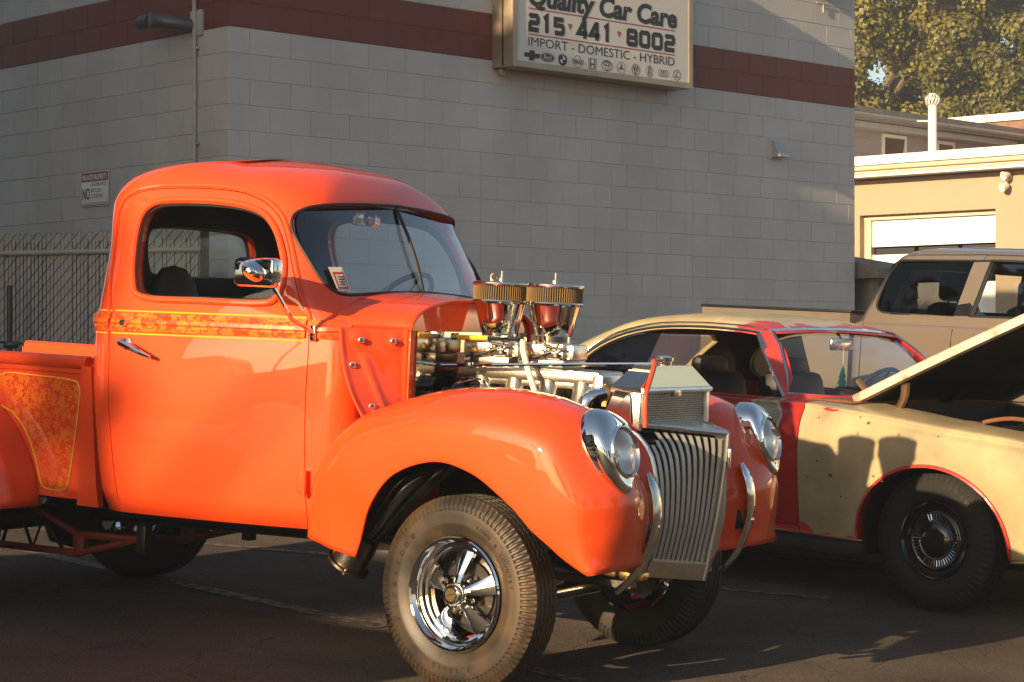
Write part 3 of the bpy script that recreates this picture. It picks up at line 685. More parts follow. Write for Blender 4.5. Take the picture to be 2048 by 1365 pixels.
t = thing('vent_pipe', 'dark grey elbow vent pipe sticking out of the red band', 'pipe', on_wall(ML, .66, 3.86))
b = B(); b.tube([(-.20, .02, -.02), (-.17, .14, -.01), (-.08, .21, .01), (.0, .24, .015)], .056, 20); b.obj('pipe', 'pipe_grey', t)
b = B(); b.lathe([(.02, -.055), (.064, -.048), (.066, .04), (.045, .05), (0.0, .052)], at((-.01, .25, .02), (.35, .92, .05)), 20); b.obj('clean_out_cap', 'pipe_grey', t)
b = B(); b.tube([(.05, .25, .02), (.17, .26, .02)], .058, 20); b.obj('outlet', 'pipe_grey', t)
b = B(); b.box((-.25, .01, 0), (.16, .02, .2)); b.obj('wall_plate', 'pipe_white', t)
t = thing('wall_vent_hood', 'small grey sheet metal hood vent low on the right end of the wall', 'vent', on_wall(MR, 6.70, 3.28))
b = B(); w, h, d = .075, .085, .13
b.add([(-w, 0, h), (w, 0, h), (w, 0, -h), (-w, 0, -h), (-w, .02, h), (w, .02, h), (w, d, -h), (-w, d, -h)], [(4, 5, 6, 7), (0, 4, 7, 3), (1, 2, 6, 5), (0, 1, 5, 4), (3, 7, 6, 2)]); b.obj('hood', 'galvanised', t, None)
b = B(); b.box((0, .008, 0), (.19, .012, .21)); b.obj('flange', 'block_grey', t, None)
t = thing('wall_light', 'metal wall pack light above the red band near the right end', 'light', on_wall(MR, 7.45, 4.95))
b = B(); b.box((0, .10, .06), (.16, .19, .24), bev=.02); b.obj('housing', 'sign_metal', t)
b = B(); b.box((0, .11, -.065), (.13, .15, .02), bev=.006); b.obj('lens', 'white_enamel', t)
b = B(); b.tube([(-.11, .015, -.13), (.11, .015, -.13)], .006, 6); b.tube([(0, .015, -.13), (0, .015, -.22)], .006, 6); b.obj('bracket', 'pipe_white', t)

# ------------------------------------------------------------ chain link fence with slats
FD = Vector((.93, -.37)).normalized(); FP = Vector((-3.46, 15.7)); FN = Vector((FD.y, -FD.x))
if FN.y > 0: FN = -FN
MF = wall_mtx(FD, FN, FP)
fence = thing('chain_link_fence', 'chain link fence with grey privacy slats beside the left wall', 'fence', MF)
SLAT = B(); SLAT.box((0, 0, 1.12), (.026, .007, 2.0)); slat_me = SLAT.mesh('privacy_slat'); slat_me.materials.append(MATS['slat_grey'])
PITCH = .0335; x = -1.35; i = 0
while x < 1.30:
    o = bpy.data.objects.new('privacy_slat', slat_me); COL.objects.link(o); o.parent = fence; o.location = (x, random.uniform(-.002, .002), random.uniform(-.012, .006)); o.rotation_euler = (0, random.uniform(-.004, .004), random.uniform(-.12, .12)); x += PITCH
b = B(); z0 = .15
L = 1.98
for k in range(-26, 31):
    P0 = Vector((k * PITCH * 2.7, .0065, z0)); P1 = P0 + Vector((L, 0, L)); t0 = max(0, (-1.4 - P0.x) / L); t1 = min(1, (1.32 - P0.x) / L)
    if t1 > t0 + .02: b.tube([P0.lerp(P1, t0), P0.lerp(P1, t1)], .0026, 4)
    Q0 = Vector((k * PITCH * 2.7 + L, -.0065, z0)); Q1 = Q0 + Vector((-L, 0, L)); t0 = max(0, (Q0.x - 1.32) / L); t1 = min(1, (Q0.x + 1.4) / L)
    if t1 > t0 + .02: b.tube([Q0.lerp(Q1, t0), Q0.lerp(Q1, t1)], .0026, 4)
xg_ = -1.35 + PITCH / 2
while xg_ < 1.30: b.tube([(xg_, .001, .15), (xg_, .001, 2.06)], .0034, 4); xg_ += PITCH  # upright dark strips added to darken the gaps between slats
o = b.obj('wire_and_gap_strips', 'wire_dark', fence, None); o['kind'] = 'stuff'
b = B(); b.tube([(-1.45, .022, 1.98), (1.34, .022, 1.98)], .019, 8); b.obj('top_rail', 'slat_grey', fence)
for x in (-.52, 1.34):
    b = B(); b.tube([(x, .02, 0), (x, .02, 2.27)], .032, 10); b.lathe([(.036, 0), (.036, .03), (.015, .06), (0, .062)], at((x, .02, 2.26)), 10); b.obj('post', 'wire_dark', fence)
t = thing('drop_bolt_post', 'dark steel gate post with a latch standing in front of the slatted fence', 'post', Matrix.Translation((-3.72, 15.55, ground_z(-3.72, 15.55))))
b = B(); b.tube([(0, 0, 0), (0, 0, 1.36)], .022, 10); b.obj('pole', 'black_metal', t)
b = B(); b.box((.02, -.03, .92), (.10, .06, .05), bev=.01); b.tube([(-.06, -.04, .94), (.11, -.04, .93)], .010, 8); b.obj('latch', 'black_metal', t)

# ------------------------------------------------------------ background buildings
YD = Vector((.74, -.67)).normalized(); YP = Vector((5.68, 28.0)); YN = Vector((YD.y, -YD.x))
if YN.y > 0: YN = -YN
MY = Matrix.Translation((7.72, 38.08, -.437)) @ wall_mtx(YD, YN, Vector((0, 0))) @ Matrix.Scale(1.36, 4)
yb = thing('cream_garage', 'sunlit cream painted garage with a white overhead door', 'building', MY)
YZ = 3.61
b = B(); dx0, dx1, dz1 = -1.22, .86, 3.13
def slab(b, x0, x1, y0, y1, z0, z1): b.box(((x0 + x1) / 2, (y0 + y1) / 2, (z0 + z1) / 2), (x1 - x0, y1 - y0, z1 - z0))
slab(b, -7, dx0, -.25, 0, -.3, YZ); slab(b, dx1, 14, -.25, 0, -.3, YZ); slab(b, dx0, dx1, -.25, 0, dz1, YZ)
b.obj('front_wall', 'cream_wall', yb, None)
b = B(); slab(b, -7, -6.75, -8, -.25, -.3, YZ); slab(b, 13.75, 14, -8, -.25, -.3, YZ); slab(b, -7, 14, -8.25, -8, -.3, YZ); b.obj('rear_wall', 'cream_wall', yb, None)
b = B(); slab(b, -7.3, 14.3, -8.4, .36, 3.78, 3.90); b.obj('roof', 'white_trim', yb, None)
b = B(); slab(b, -7.3, 14.3, -.02, .32, 3.665, 3.78); b.tube([(-7.3, .34, 3.735), (14.3, .34, 3.735)], .034, 8); b.obj('gutter', 'cream_trim', yb)
b = B(); slab(b, -7.3, 14.3, -.02, .30, 3.625, 3.664); b.obj('fascia', 'white_trim', yb, None)
door = B(); slab(door, dx0 + .10, dx1, -.23, -.17, 2.70, 3.06); d0 = door.obj('overhead_door', 'white_door', yb, None)
for q in range(5):
    b = B(); slab(b, dx0 + .10, dx1, -.23, -.17, 2.40 - .5 * q + .29, 2.40 - .5 * q - .2); b.obj('door_panel', 'white_door', d0, None) if q else None
b = B()
for q in range(3):
    x0 = dx0 + .16 + q * .67
    slab(b, x0, x0 + .60, -.21, -.166, 2.59, 2.675)
b.obj('window_pane', 'black_gloss', d0, None)
b = B(); slab(b, dx0 + .10, dx1, -.225, -.172, 2.42, 2.59); b.obj('door_rail', 'white_door', d0, None)
b = B(); slab(b, dx0, dx0 + .10, -.24, -.12, 0, dz1 - .06); slab(b, dx0, dx1, -.24, -.11, dz1 - .065, dz1); b.obj('door_frame', 'cream_trim', yb, None)
t = thing('security_light', 'white twin head flood light under the cream garage eave', 'light', MY @ Matrix.Translation((1.055, 0, 3.50)))
b = B(); b.lathe([(.0, 0), (.05, .0), (.055, .03), (.04, .045)], at((0, 0, .03), (0, 1, 0)), 14); b.obj('base', 'white_enamel', t)
for s, dz in ((.02, .05), (0, -.10)):
    b = B(); b.lathe([(.0, -.05), (.03, -.045), (.05, 0), (.062, .055), (.055, .06), (0, .05)], at((s, .10, dz), (-.4, .8, -.3)), 14); b.obj('lamp_head', 'white_enamel', t)
b = B(); b.tube([(0, .03, .06), (.01, .06, -.02), (0, .09, -.06)], .012, 6); b.obj('arm', 'white_enamel', t)
t = thing('flue_pipe', 'tall white metal flue with a turbine cap on the cream garage roof', 'chimney', Matrix.Translation((7.98, 39.85, 4.84)) @ Matrix.Scale(1.36, 4))
b = B(); b.tube([(0, 0, -.02), (0, 0, .82)], .062, 16); b.obj('pipe', 'white_enamel', t)
for k in range(12):
    a = 2 * pi * k / 12; b = B()
    rings = []
    for q in range(7):
        z = .82 + .15 * q / 6; r = .055 + .052 * sin(pi * (q + .6) / 7); aa = a + .5 * q / 6
        rings.append([Vector((r * cos(aa), r * sin(aa), z)), Vector((r * cos(aa + .28), r * sin(aa + .28), z))])
    b.loft(rings, False); solidify(b.obj('turbine_vane', 'white_enamel', t), .004)
b = B(); b.lathe([(.0, .985), (.05, .985), (.055, .97), (.0, .97)], Matrix(), 14); b.obj('cap', 'white_enamel', t)
b = B()
for a in (0.3, 0.3 + pi):
    b.tube([(.072 * cos(a), .072 * sin(a), .78), (.115 * cos(a), .115 * sin(a), .86), (.11 * cos(a), .11 * sin(a), .95), (.05 * cos(a), .05 * sin(a), .985)], .005, 6)
b.obj('cage_bracket', 'galvanised', t)
b = B(); b.tube([(-.22, -.02, .60), (0, -.02, .60)], .012, 6); b.obj('stay_rod', 'white_enamel', t)
# lilac block building behind
GD = Vector((.71, .704)).normalized(); GP = Vector((5.5, 36.0)); GN = Vector((GD.y, -GD.x)); MG = Matrix.Translation((7.48, 48.96, -.437)) @ wall_mtx(GD, GN, Vector((0, 0))) @ Matrix.Scale(1.36, 4)
gb = thing('grey_block_building', 'pale grey block building with small tilted windows and a long gutter', 'building', MG)
win = [(1.42, 2.15), (3.10, 3.68)]; wz0, wz1 = 4.45, 5.12
b = B(); xs = [-9, 1.42, 2.15, 3.10, 3.68, 16]
for i in range(5):
    if (xs[i], xs[i + 1]) in win: slab(b, xs[i], xs[i + 1], -.25, 0, -.3, wz0); slab(b, xs[i], xs[i + 1], -.25, 0, wz1, 5.2)
    else: slab(b, xs[i], xs[i + 1], -.25, 0, -.3, 5.2)
slab(b, -9, -8.75, -9, -.25, -.3, 5.2); slab(b, 15.75, 16, -9, -.25, -.3, 5.2); slab(b, -9, 16, -9.25, -9, -.3, 5.2)
b.obj('wall', 'lilac_block', gb, None)
bk = block_mesh(.5)
for k in range(4):
    for j in range(-3, 8):
        x = j * .54 + (.27 if k % 2 else 0); z = 5.0 - (k + 1) * .27
        if any(x < w1 + .02 and x + .53 > w0 - .02 for w0, w1 in win): continue
        o = bpy.data.objects.new('concrete_block', bk); COL.objects.link(o); o.parent = gb; o.location = (x, .012, z); o.scale = (1.05, .6, 1.31)
        o.material_slots[0].link = 'OBJECT'; o.material_slots[0].material = MATS['lilac_block']
for w0, w1 in win:
    f = B()
    for a in ((w0, w0 + .06, wz0, wz1), (w1 - .06, w1, wz0, wz1), (w0 + .06, w1 - .06, wz1 - .06, wz1), (w0 + .06, w1 - .06, wz0, wz0 + .05)): slab(f, a[0], a[1], -.12, .035, a[2], a[3])
    fo = f.obj('window', 'white_trim', gb, None)
    p = B(); p.add([(w0 + .06, -.05, wz0 + .05), (w1 - .10, -.05, wz0 + .05), (w1 - .06, .02, wz1 - .06), (w0 + .06, .02, wz1 - .06)], [(0, 1, 2, 3)]); po = p.obj('pane', 'black_gloss', fo, None); solidify(po, .01)
b = B(); slab(b, -9.2, 16.2, -9.3, .42, 5.38, 5.47); b.obj('roof', 'roof_grey', gb, None)
b = B(); slab(b, -9.2, 16.2, .27, .40, 5.26, 5.38); b.tube([(-9.2, .41, 5.33), (16.2, .41, 5.33)], .05, 8); b.obj('gutter', 'gutter_grey', gb)
b = B(); slab(b, -9.2, 16.2, -.02, .26, 5.15, 5.25); b.obj('fascia', 'pipe_white', gb, None)
tag(B().box((7.82, 49.9, 7.11), (.16, .16, .19), bev=.014).obj('roof_vent_box', 'white_enamel'), 'tiny white box on the grey block building roof edge', 'vent')
# old brick parapet further right
MB_ = Matrix.Translation((12.5, 54.4, -.437)) @ wall_mtx(YD, YN, Vector((0, 0))) @ Matrix.Scale(1.36, 4)
bb = thing('brick_building', 'old brick building with a pale coping behind the grey roof', 'building', MB_)
b = B(); slab(b, -1.8, 14, -6, 0, -.3, 5.66); b.obj('wall', 'brick_old', bb, None)
b = B()
for i in range(9): slab(b, -1.9 + i * 1.78, -1.9 + i * 1.78 + 1.76, -.3, .06, 5.66, 5.80)
b.obj('coping', 'white_trim', bb, None)
# small shed behind the corner
MH = wall_mtx(WR, NR, Vector((3.78, 22.1)))
sh = thing('shed', 'low grey clapboard shed with shingle roof at the end of the wall', 'shed', MH)
b = B(); slab(b, .05, .80, -2, 0, 0, 2.02); b.obj('wall', 'siding_grey', sh, None)
for i in range(14):
    b = B(); zz = .2 + i * .135; b.add([(.04, .022, zz), (.81, .022, zz), (.81, .006, zz + .132), (.04, .006, zz + .132), (.04, 0, zz), (.81, 0, zz), (.81, 0, zz + .132), (.04, 0, zz + .132)], [(0, 1, 2, 3), (4, 0, 3, 7), (1, 5, 6, 2), (4, 5, 1, 0)]); b.obj('clapboard', 'siding_grey', sh, None)
b = B(); slab(b, -.02, .06, .0, .04, 0, 2.20); b.obj('corner_board', 'siding_grey', sh, None)
b = B(); b.add([(-.15, .2, 2.12), (1.0, .2, 2.12), (1.0, -1, 2.32), (-.15, -1, 2.45), (-.15, .2, 2.02), (1.0, .2, 2.02), (1.0, -2.2, 2.02), (-.15, -2.2, 2.02), (-.15, -2.2, 2.12), (1.0, -2.2, 2.12)], [(0, 1, 2, 3), (3, 2, 9, 8), (4, 5, 1, 0), (4, 7, 6, 5), (0, 3, 8, 7, 4), (1, 5, 6, 9, 2)]); b.obj('roof', 'roof_grey', sh, None)

# ------------------------------------------------------------ trees
def tree(name, label, loc, h, crown_r, crown_h, n, leaf, leafmat, seed, trunk_r=.22, holes=0.35, group=None):
    rng = random.Random(seed)
    t = thing(name, label, 'tree', Matrix.Translation(loc), group)
    b = B(); limbs = []
    top = h - crown_h * .35
    path = [Vector((0, 0, -.3))] + [Vector((rng.uniform(-.25, .25) * k, rng.uniform(-.25, .25) * k, top * k / 5)) for k in range(1, 6)]
    b.tube(path, [trunk_r * (1 - .14 * k) for k in range(6)], 8); limbs.append(path)
    clumps = []
    for k in range(14):
        z = (h - crown_h) + crown_h * rng.uniform(.05, .75); a = rng.uniform(0, 2 * pi); L = crown_r * rng.uniform(.55, .95)
        s0 = Vector((0, 0, max(1.0, z - L * .6))); e = Vector((cos(a) * L, sin(a) * L, z + L * .25)); m = s0.lerp(e, .5) + Vector((0, 0, .2 * L))
        b.tube([s0, m, e], [trunk_r * .42, trunk_r * .25, trunk_r * .08], 6); clumps += [m, e]
    b.obj('trunk', 'bark', t)
    cl = []
    for k in range(int(70)):
        while True:
            p = Vector((rng.uniform(-1, 1), rng.uniform(-1, 1), rng.uniform(-1, 1)))
            if .25 < p.length < 1: break
        cl.append((Vector((p.x * crown_r, p.y * crown_r, h - crown_h / 2 + p.z * crown_h / 2)), crown_r * rng.uniform(.14, .27)))
    cl += [(c, crown_r * .22) for c in clumps]
    V = []; F = []
    for k in range(n):
        c, r = cl[rng.randrange(len(cl))]
        d = Vector((rng.gauss(0, 1), rng.gauss(0, 1), rng.gauss(0, .8))).normalized() * r * rng.uniform(.45, 1.12)
        p = c + d; nr = (d.normalized() + Vector((rng.gauss(0, .6), rng.gauss(0, .6), rng.gauss(0, .6) + .3))).normalized()
        u = nr.orthogonal().normalized(); u.rotate(Matrix.Rotation(rng.uniform(0, 6.28), 3, nr)); w = nr.cross(u); s = leaf * rng.uniform(.6, 1.3)
        i = len(V); V += [p - u * s * .5, p + w * s * .42 + nr * s * .08, p + u * s * .5, p - w * s * .42 + nr * s * .08]; F.append((i, i + 1, i + 2, i + 3))
    B_ = B(); B_.v = [tuple(v) for v in V]; B_.f = F
    me = bpy.data.meshes.new('crown'); me.from_pydata(B_.v, [], B_.f); me.update(); link('crown', me, leafmat, t, None)
    return t
TG = 'trees behind the rooftops'
tree('broadleaf_tree', 'tall yellow-green tree beside the garage wall edge', (13.0, 73, 0), 20, 3.6, 17, 85000, .18, 'leaf_a', 3, .30, group=TG)
tree('broadleaf_tree', 'green tree with bare forked trunk rising behind the flue', (16.3, 79, 0), 19, 3.3, 14, 60000, .18, 'leaf_a', 5, .30, group=TG)
tree('broadleaf_tree', 'dark green tree at the right edge behind the brick parapet', (19.6, 76, 0), 24, 4.0, 20, 85000, .18, 'leaf_b', 11, .30, group=TG)
tree('broadleaf_tree', 'lower bushy tree between the tall trees over the gutter', (16.6, 71, 0), 13.2, 3.2, 10, 60000, .17, 'leaf_b', 23, .24, group=TG)
tree('broadleaf_tree', 'small rust-tinged tree low behind the brick coping', (19.5, 70, 0), 11.5, 2.2, 7, 24000, .17, 'leaf_a', 29, .20, group=TG)

# shade-giving neighbours behind and left of the viewpoint
def far_house(name, label, x, y, w, d, h, rot):
    t = thing(name, label, 'house', Matrix.Translation((x, y, ground_z(x, y))) @ Matrix.Rotation(rot, 4, 'Z'))
    b = B(); b.box((0, 0, h / 2), (w, d, h)); b.obj('wall', 'house_brown', t, None)
    b = B(); b.add([(-w / 2 - .4, -d / 2 - .4, h), (w / 2 + .4, -d / 2 - .4, h), (w / 2 + .4, d / 2 + .4, h), (-w / 2 - .4, d / 2 + .4, h), (-w / 2 - .4, 0, h + 1.6), (w / 2 + .4, 0, h + 1.6)], [(0, 1, 5, 4), (3, 4, 5, 2), (0, 4, 3), (1, 2, 5), (3, 2, 1, 0)]); b.obj('roof', 'roof_grey', t, None)
    for i in range(4):
        for k in range(int(h // 2.9)):
            f = B(); f.box((-w / 2 + (i + .5) * w / 4, d / 2 + .02, 1.6 + 2.8 * k), (1.1, .08, 1.4)); fo = f.obj('window', 'white_trim', t, None)
            g = B(); g.box((-w / 2 + (i + .5) * w / 4, d / 2 + .065, 1.6 + 2.8 * k), (.9, .02, 1.2)); g.obj('pane', 'black_gloss', fo, None)
    return t
H_C = Vector((-.659, -.752)) * 8.5 + Vector((.752, -.659)) * -17.7
far_house('brown_house', 'tall brown house out of view to the left shading the wall', H_C.x, H_C.y, 14.0, 8.0, 7.5, radians(-41.2))
tree('broadleaf_tree', 'bushy tree out of view beside the brown house', (-11.1, 6.4, ground_z(-11.1, 6.4)), 9.4, 2.1, 7.6, 16000, .26, 'leaf_b', 57, .2)
tree('broadleaf_tree', 'dense tree out of view left of the fence', (-8.6, 12.6, ground_z(-8.6, 12.6)), 8.5, 2.5, 7.5, 9000, .30, 'leaf_b', 51, .22)
tree('broadleaf_tree', 'dense tree out of view further behind the fence', (-10.4, 16.5, ground_z(-10.4, 16.5)), 9.5, 2.8, 8.5, 9000, .30, 'leaf_b', 52, .22)
tree('broadleaf_tree', 'slender young tree out of view whose twigs shade the truck door', (-22.6, -14.7, ground_z(-22.6, -14.7)), 10.2, .8, 2.6, 800, .30, 'leaf_a', 53, .12)
for i, (px, py, h, r) in enumerate(((-9, -18, 8, 3.0), (2, -26, 10, 3.5), (13, -22, 9, 3.2), (24, -14, 11, 3.6), (33, 2, 10, 3.4))):
    tree('broadleaf_tree', ('tree behind the viewpoint at the far left', 'tree behind the viewpoint left of centre', 'tree straight behind the viewpoint', 'tree behind the viewpoint at the right', 'tree far out to the right of the lot')[i], (px, py, ground_z(px, py)), h, r, h * .75, 2500, .55, 'leaf_b', 40 + i, .25)

# ================================================================= ORANGE TRUCK
TM = Matrix(((0.86273944, 0.5036232, 0.04521426, GO.x), (-0.502933, 0.86392342, -0.0263576, GO.y), (-0.05233596, 0, 0.99862953, 0), (0, 0, 0, 1)))
truck = thing('vintage_pickup_truck', 'bright orange hot rod pickup truck with open engine and chrome grille', 'truck', TM)
CAB = [  # z, xr, xf, hwr, hwf, rr, rf, bulge_front
    (.510, -1.775, -.600, .742, .625, .20, .10, 0), (.56, -1.79, -.600, .757, .635, .20, .10, 0), (.75, -1.815, -.600, .780, .650, .21, .10, 0),
    (.95, -1.84, -.600, .789, .656, .22, .10, 0), (1.12, -1.86, -.600, .778, .652, .22, .10, 0), (1.25, -1.872, -.605, .759, .645, .22, .10, 0),
    (1.32, -1.875, -.66, .742, .655, .22, .14, .03), (1.41, -1.877, -.745, .722, .678, .22, .16, .06), (1.55, -1.878, -.80, .693, .655, .22, .16, .07),
    (1.66, -1.888, -.85, .670, .630, .21, .16, .07), (1.742, -1.893, -.895, .650, .605, .20, .16, .068), (1.80, -1.885, -.925, .626, .575, .21, .18, .065),
    (1.85, -1.862, -.965, .592, .53, .23, .22, .06), (1.89, -1.815, -1.01, .540, .465, .26, .25, .06), (1.918, -1.745, -1.07, .465, .385, .27, .26, .05),
    (1.936, -1.60, -1.14, .345, .295, .26, .24, .04), (1.951, -1.49, -1.22, .22, .18, .17, .15, .02), (1.960, -1.40, -1.30, .08, .06, .06, .05, 0)]
def dense(tab, zs):
    cols = list(zip(*tab)); return [[interp(list(zip(cols[0], c)), z) if c is not cols[0] else z for c in cols] for z in zs]
zs = [.51 + (1.25 - .51) * i / 9 for i in range(9)] + [1.25, 1.29, 1.33, 1.37, 1.41, 1.46, 1.51, 1.56, 1.61, 1.66, 1.70, 1.742, 1.772, 1.80, 1.826, 1.85, 1.872, 1.89, 1.905, 1.918, 1.928, 1.936, 1.944, 1.951, 1.956, 1.960]
cab_tab = dense(CAB, zs)
for r_ in cab_tab: r_ += [0.0, .055 * max(0, min(1, (1.60 - r_[0]) / .35))]
outer = B().loft([quad_ring(*r) for r in cab_tab], True, True, True).mesh('cab')
ins = .045
inner_tab = [[z, xr + ins, xf - ins, hr - ins, hf - ins, max(.03, rr - .02), max(.03, rf - .02), bf, 0.0, bs_] for z, xr, xf, hr, hf, rr, rf, bf, br_, bs_ in cab_tab if hf > .2 and z > .56]
inner_tab = [[.56] + inner_tab[0][1:]] + inner_tab
inner_tab = [[r[0] - .05 * max(0, min(1, (r[0] - 1.60) / .25))] + r[1:] for r in inner_tab if r[0] < 1.93]
inner = B().loft([quad_ring(*r) for r in inner_tab], True, True, True).mesh('cab_in')
def bvh(me):
    bm = bmesh.new(); bm.from_mesh(me); t = BVHTree.FromBMesh(bm); bm.free(); return t
cab_tree = bvh(outer)
def on_side(x, z, off=0.0, side=-1, tree=None):
    loc, n, fi, d = (tree or cab_tree).ray_cast(Vector((x, side * 3, z)), Vector((0, -side, 0)))
    if loc is None: return Vector((x, side * .7, z))
    if n.y * side < 0: n = -n
    return loc + n * off
def on_front(y, z, off=0.0):
    loc, n, fi, d = cab_tree.ray_cast(Vector((2, y, z)), Vector((-1, 0, 0)))
    if n.x < 0: n = -n
    return loc + n * off
def on_rear(y, z, off=0.0):
    loc, n, fi, d = cab_tree.ray_cast(Vector((-4, y, z)), Vector((1, 0, 0)))
    return loc + Vector((-off, 0, 0))
WIN = [tuple(p) for p in catmull([(-1.523, 1.374), (-1.585, 1.425), (-1.617, 1.552), (-1.622, 1.655), (-1.592, 1.717), (-1.499, 1.742), (-1.273, 1.742), (-1.096, 1.716), (-1.003, 1.657), (-.937, 1.551), (-.912, 1.456), (-.930, 1.395), (-1.0, 1.375), (-1.25, 1.373)], 5, True)]
DOOR = [tuple(p) for p in catmull([(-.757, .505), (-.765, .70), (-.772, 1.0), (-.780, 1.271), (-.828, 1.39), (-.94, 1.635), (-1.019, 1.728), (-1.146, 1.782), (-1.312, 1.803), (-1.565, 1.800), (-1.695, 1.770), (-1.743, 1.710), (-1.745, 1.59), (-1.720, 1.428), (-1.660, 1.249), (-1.630, .951), (-1.582, .505)], 5)] + []
def scale_poly(poly, d):
    c = Vector((sum(p[0] for p in poly) / len(poly), sum(p[1] for p in poly) / len(poly))); out = []; n = len(poly)
    for i in range(n):
        a = Vector(poly[i - 1]); e = Vector(poly[(i + 1) % n]); t = (e - a); nn = Vector((t.y, -t.x)); p = Vector(poly[i])
        if nn.length < 1e-9: out.append(tuple(p)); continue
        nn.normalize()
        if nn.dot(p - c) < 0: nn = -nn
        out.append(tuple(p + nn * d))
    return out
def yprism(poly, y0, y1): return B().prism(poly, lambda u, v: (u, y0, v), lambda u, v: (u, y1, v)).mesh('c')
def xprism(poly, x0, x1): return B().prism(poly, lambda u, v: (x0, u, v), lambda u, v: (x1, u, v)).mesh('c')
DOORX = [(p[0], p[1] - (.02 if p[1] < .51 else 0)) for p in DOOR]
def ws_half(s):
    P = catmull([(s * .03, 1.436), (s * .30, 1.427), (s * .50, 1.414), (s * .565, 1.425), (s * .600, 1.475), (s * .612, 1.576), (s * .603, 1.665), (s * .565, 1.722), (s * .47, 1.751), (s * .25, 1.768), (s * .012, 1.776)], 4)
    return [tuple(p) for p in P]
WS = ws_half(-1) + ws_half(1)[::-1]
REARW = [tuple(p) for p in catmull([(-.30, 1.455), (-.36, 1.50), (-.365, 1.60), (-.30, 1.655), (0, 1.668), (.30, 1.655), (.365, 1.60), (.36, 1.50), (.30, 1.455), (0, 1.45)], 4, True)]
shell = boolean(outer, [inner])
cut_door = [yprism(scale_poly(DOORX, .0035), s * .30, s * 1.2) for s in (-1, 1)]
cabm = boolean(shell, cut_door + [xprism(WS, -1.02, -.3), xprism(REARW, -2.2, -1.6)])
cabo = line_inside(link('cab', inherit_normals(cabm, outer), 'paint_orange', truck, None), inner, 'dark_trim')
def make_door(s):
    d = boolean(shell, [yprism(DOORX, s * .30, s * 1.2)], 'INTERSECT')
    d = boolean(d, [yprism(WIN, s * .25, s * 1.25)])
    return line_inside(link('door', inherit_normals(d, outer), 'paint_orange', truck, None), inner, 'dark_trim')
doors = {s: make_door(s) for s in (-1, 1)}
for s in (-1, 1):
    dr = doors[s]
    # raised window reveal
    rv = [on_side(p[0], p[1], .004, s) for p in scale_poly(WIN, .012)]
    b = B(); b.tube(rv, .013, 8, closed=True); b.obj('window_reveal', 'paint_orange', dr)
    b = B(); rv = [on_side(p[0], p[1], -.012, s) for p in scale_poly(WIN, .0)]; b.tube(rv, .007, 6, closed=True); b.obj('window_seal', 'rubber_seal', dr)
    b = B(); P = [on_side(p[0], p[1], -.030, s) for p in WIN]; b.add(P, [tuple(range(len(P)))]); b.obj('window_glass', 'glass_clear', dr, None)
    b = B(); b.tube([on_side(p[0], p[1], .001, s) for p in scale_poly(DOOR, .014)[14:-8]], .0075, 6); b.obj('drip_rail', 'paint_orange', cabo)
    # belt moulding with lace paint: cross-section follows three ribs
    def belt(x0, x1, n, zc, name, par):
        rings = []
        prof = [(-.036, -.004), (-.036, .006), (-.020, .011), (-.012, .007), (-.007, .016), (.007, .016), (.012, .007), (.020, .011), (.036, .006), (.036, -.004)]
        for k in range(n + 1):
            x = x0 + (x1 - x0) * k / n; z = zc(x); rings.append([on_side(x, z + dz, h, s) for dz, h in prof])
        bb = B(); bb.loft(rings, True, True, True); return bb.obj(name, 'paint_lace', par)
    zb = lambda x: 1.262 + .012 * (x + 1.7)
    belt(-1.652, -.790, 22, zb, 'belt_moulding', dr); belt(-1.815, -1.668, 6, zb, 'belt_moulding', cabo)
    belt(-.772, -.64, 6, zb, 'belt_moulding', cabo)
    b = B(); b.lathe([(0, .016), (.030, .010), (.036, -.006)], at(on_side(-1.80, zb(-1.8), 0, s), (-.75, s, 0)), 16); b.obj('belt_end_cap', 'paint_lace', cabo)
    for dz in (-.045, .044):
        b = B(); b.tube([on_side(-1.652 + .862 * k / 14, zb(-1.652 + .862 * k / 14) + dz, .0005, s) for k in range(15)], .0032, 5); b.obj('pinstripe', 'pinstripe', dr)
        b = B(); b.tube([on_side(-1.80 + .13 * k / 4, zb(-1.8) + dz, .0005, s) for k in range(5)], .0032, 5); b.obj('pinstripe', 'pinstripe', cabo)
    # handle, lock, hinge
    h0 = on_side(-1.560, 1.178, 0, s); b = B(); b.lathe([(.026, 0), (.024, .012), (.014, .018), (.013, .036), (0, .038)], at(h0, (0, s, 0)), 16)
    b.tube([h0 + Vector((-.010, s * .036, .006)), h0 + Vector((.03, s * .047, -.004)), h0 + Vector((.085, s * .046, -.024)), h0 + Vector((.145, s * .040, -.044))], [.016, .015, .012, .006], 10); b.obj('handle', 'chrome', dr)
    b = B(); b.lathe([(0, .020), (.013, .020), (.016, .012), (.016, 0)], at(on_side(-1.585, 1.258, .01, s), (0, s, 0)), 16); b.obj('lock', 'chrome_dull', dr)
    b = B(); p = on_side(-.762, .688, .012, s); b.box(p + Vector((-.014, 0, 0)), (.034, .022, .075), bev=.004); b.tube([p + Vector((.006, s * .008, -.05)), p + Vector((.006, s * .008, .05))], .009, 8); b.obj('hinge', 'paint_orange', dr)
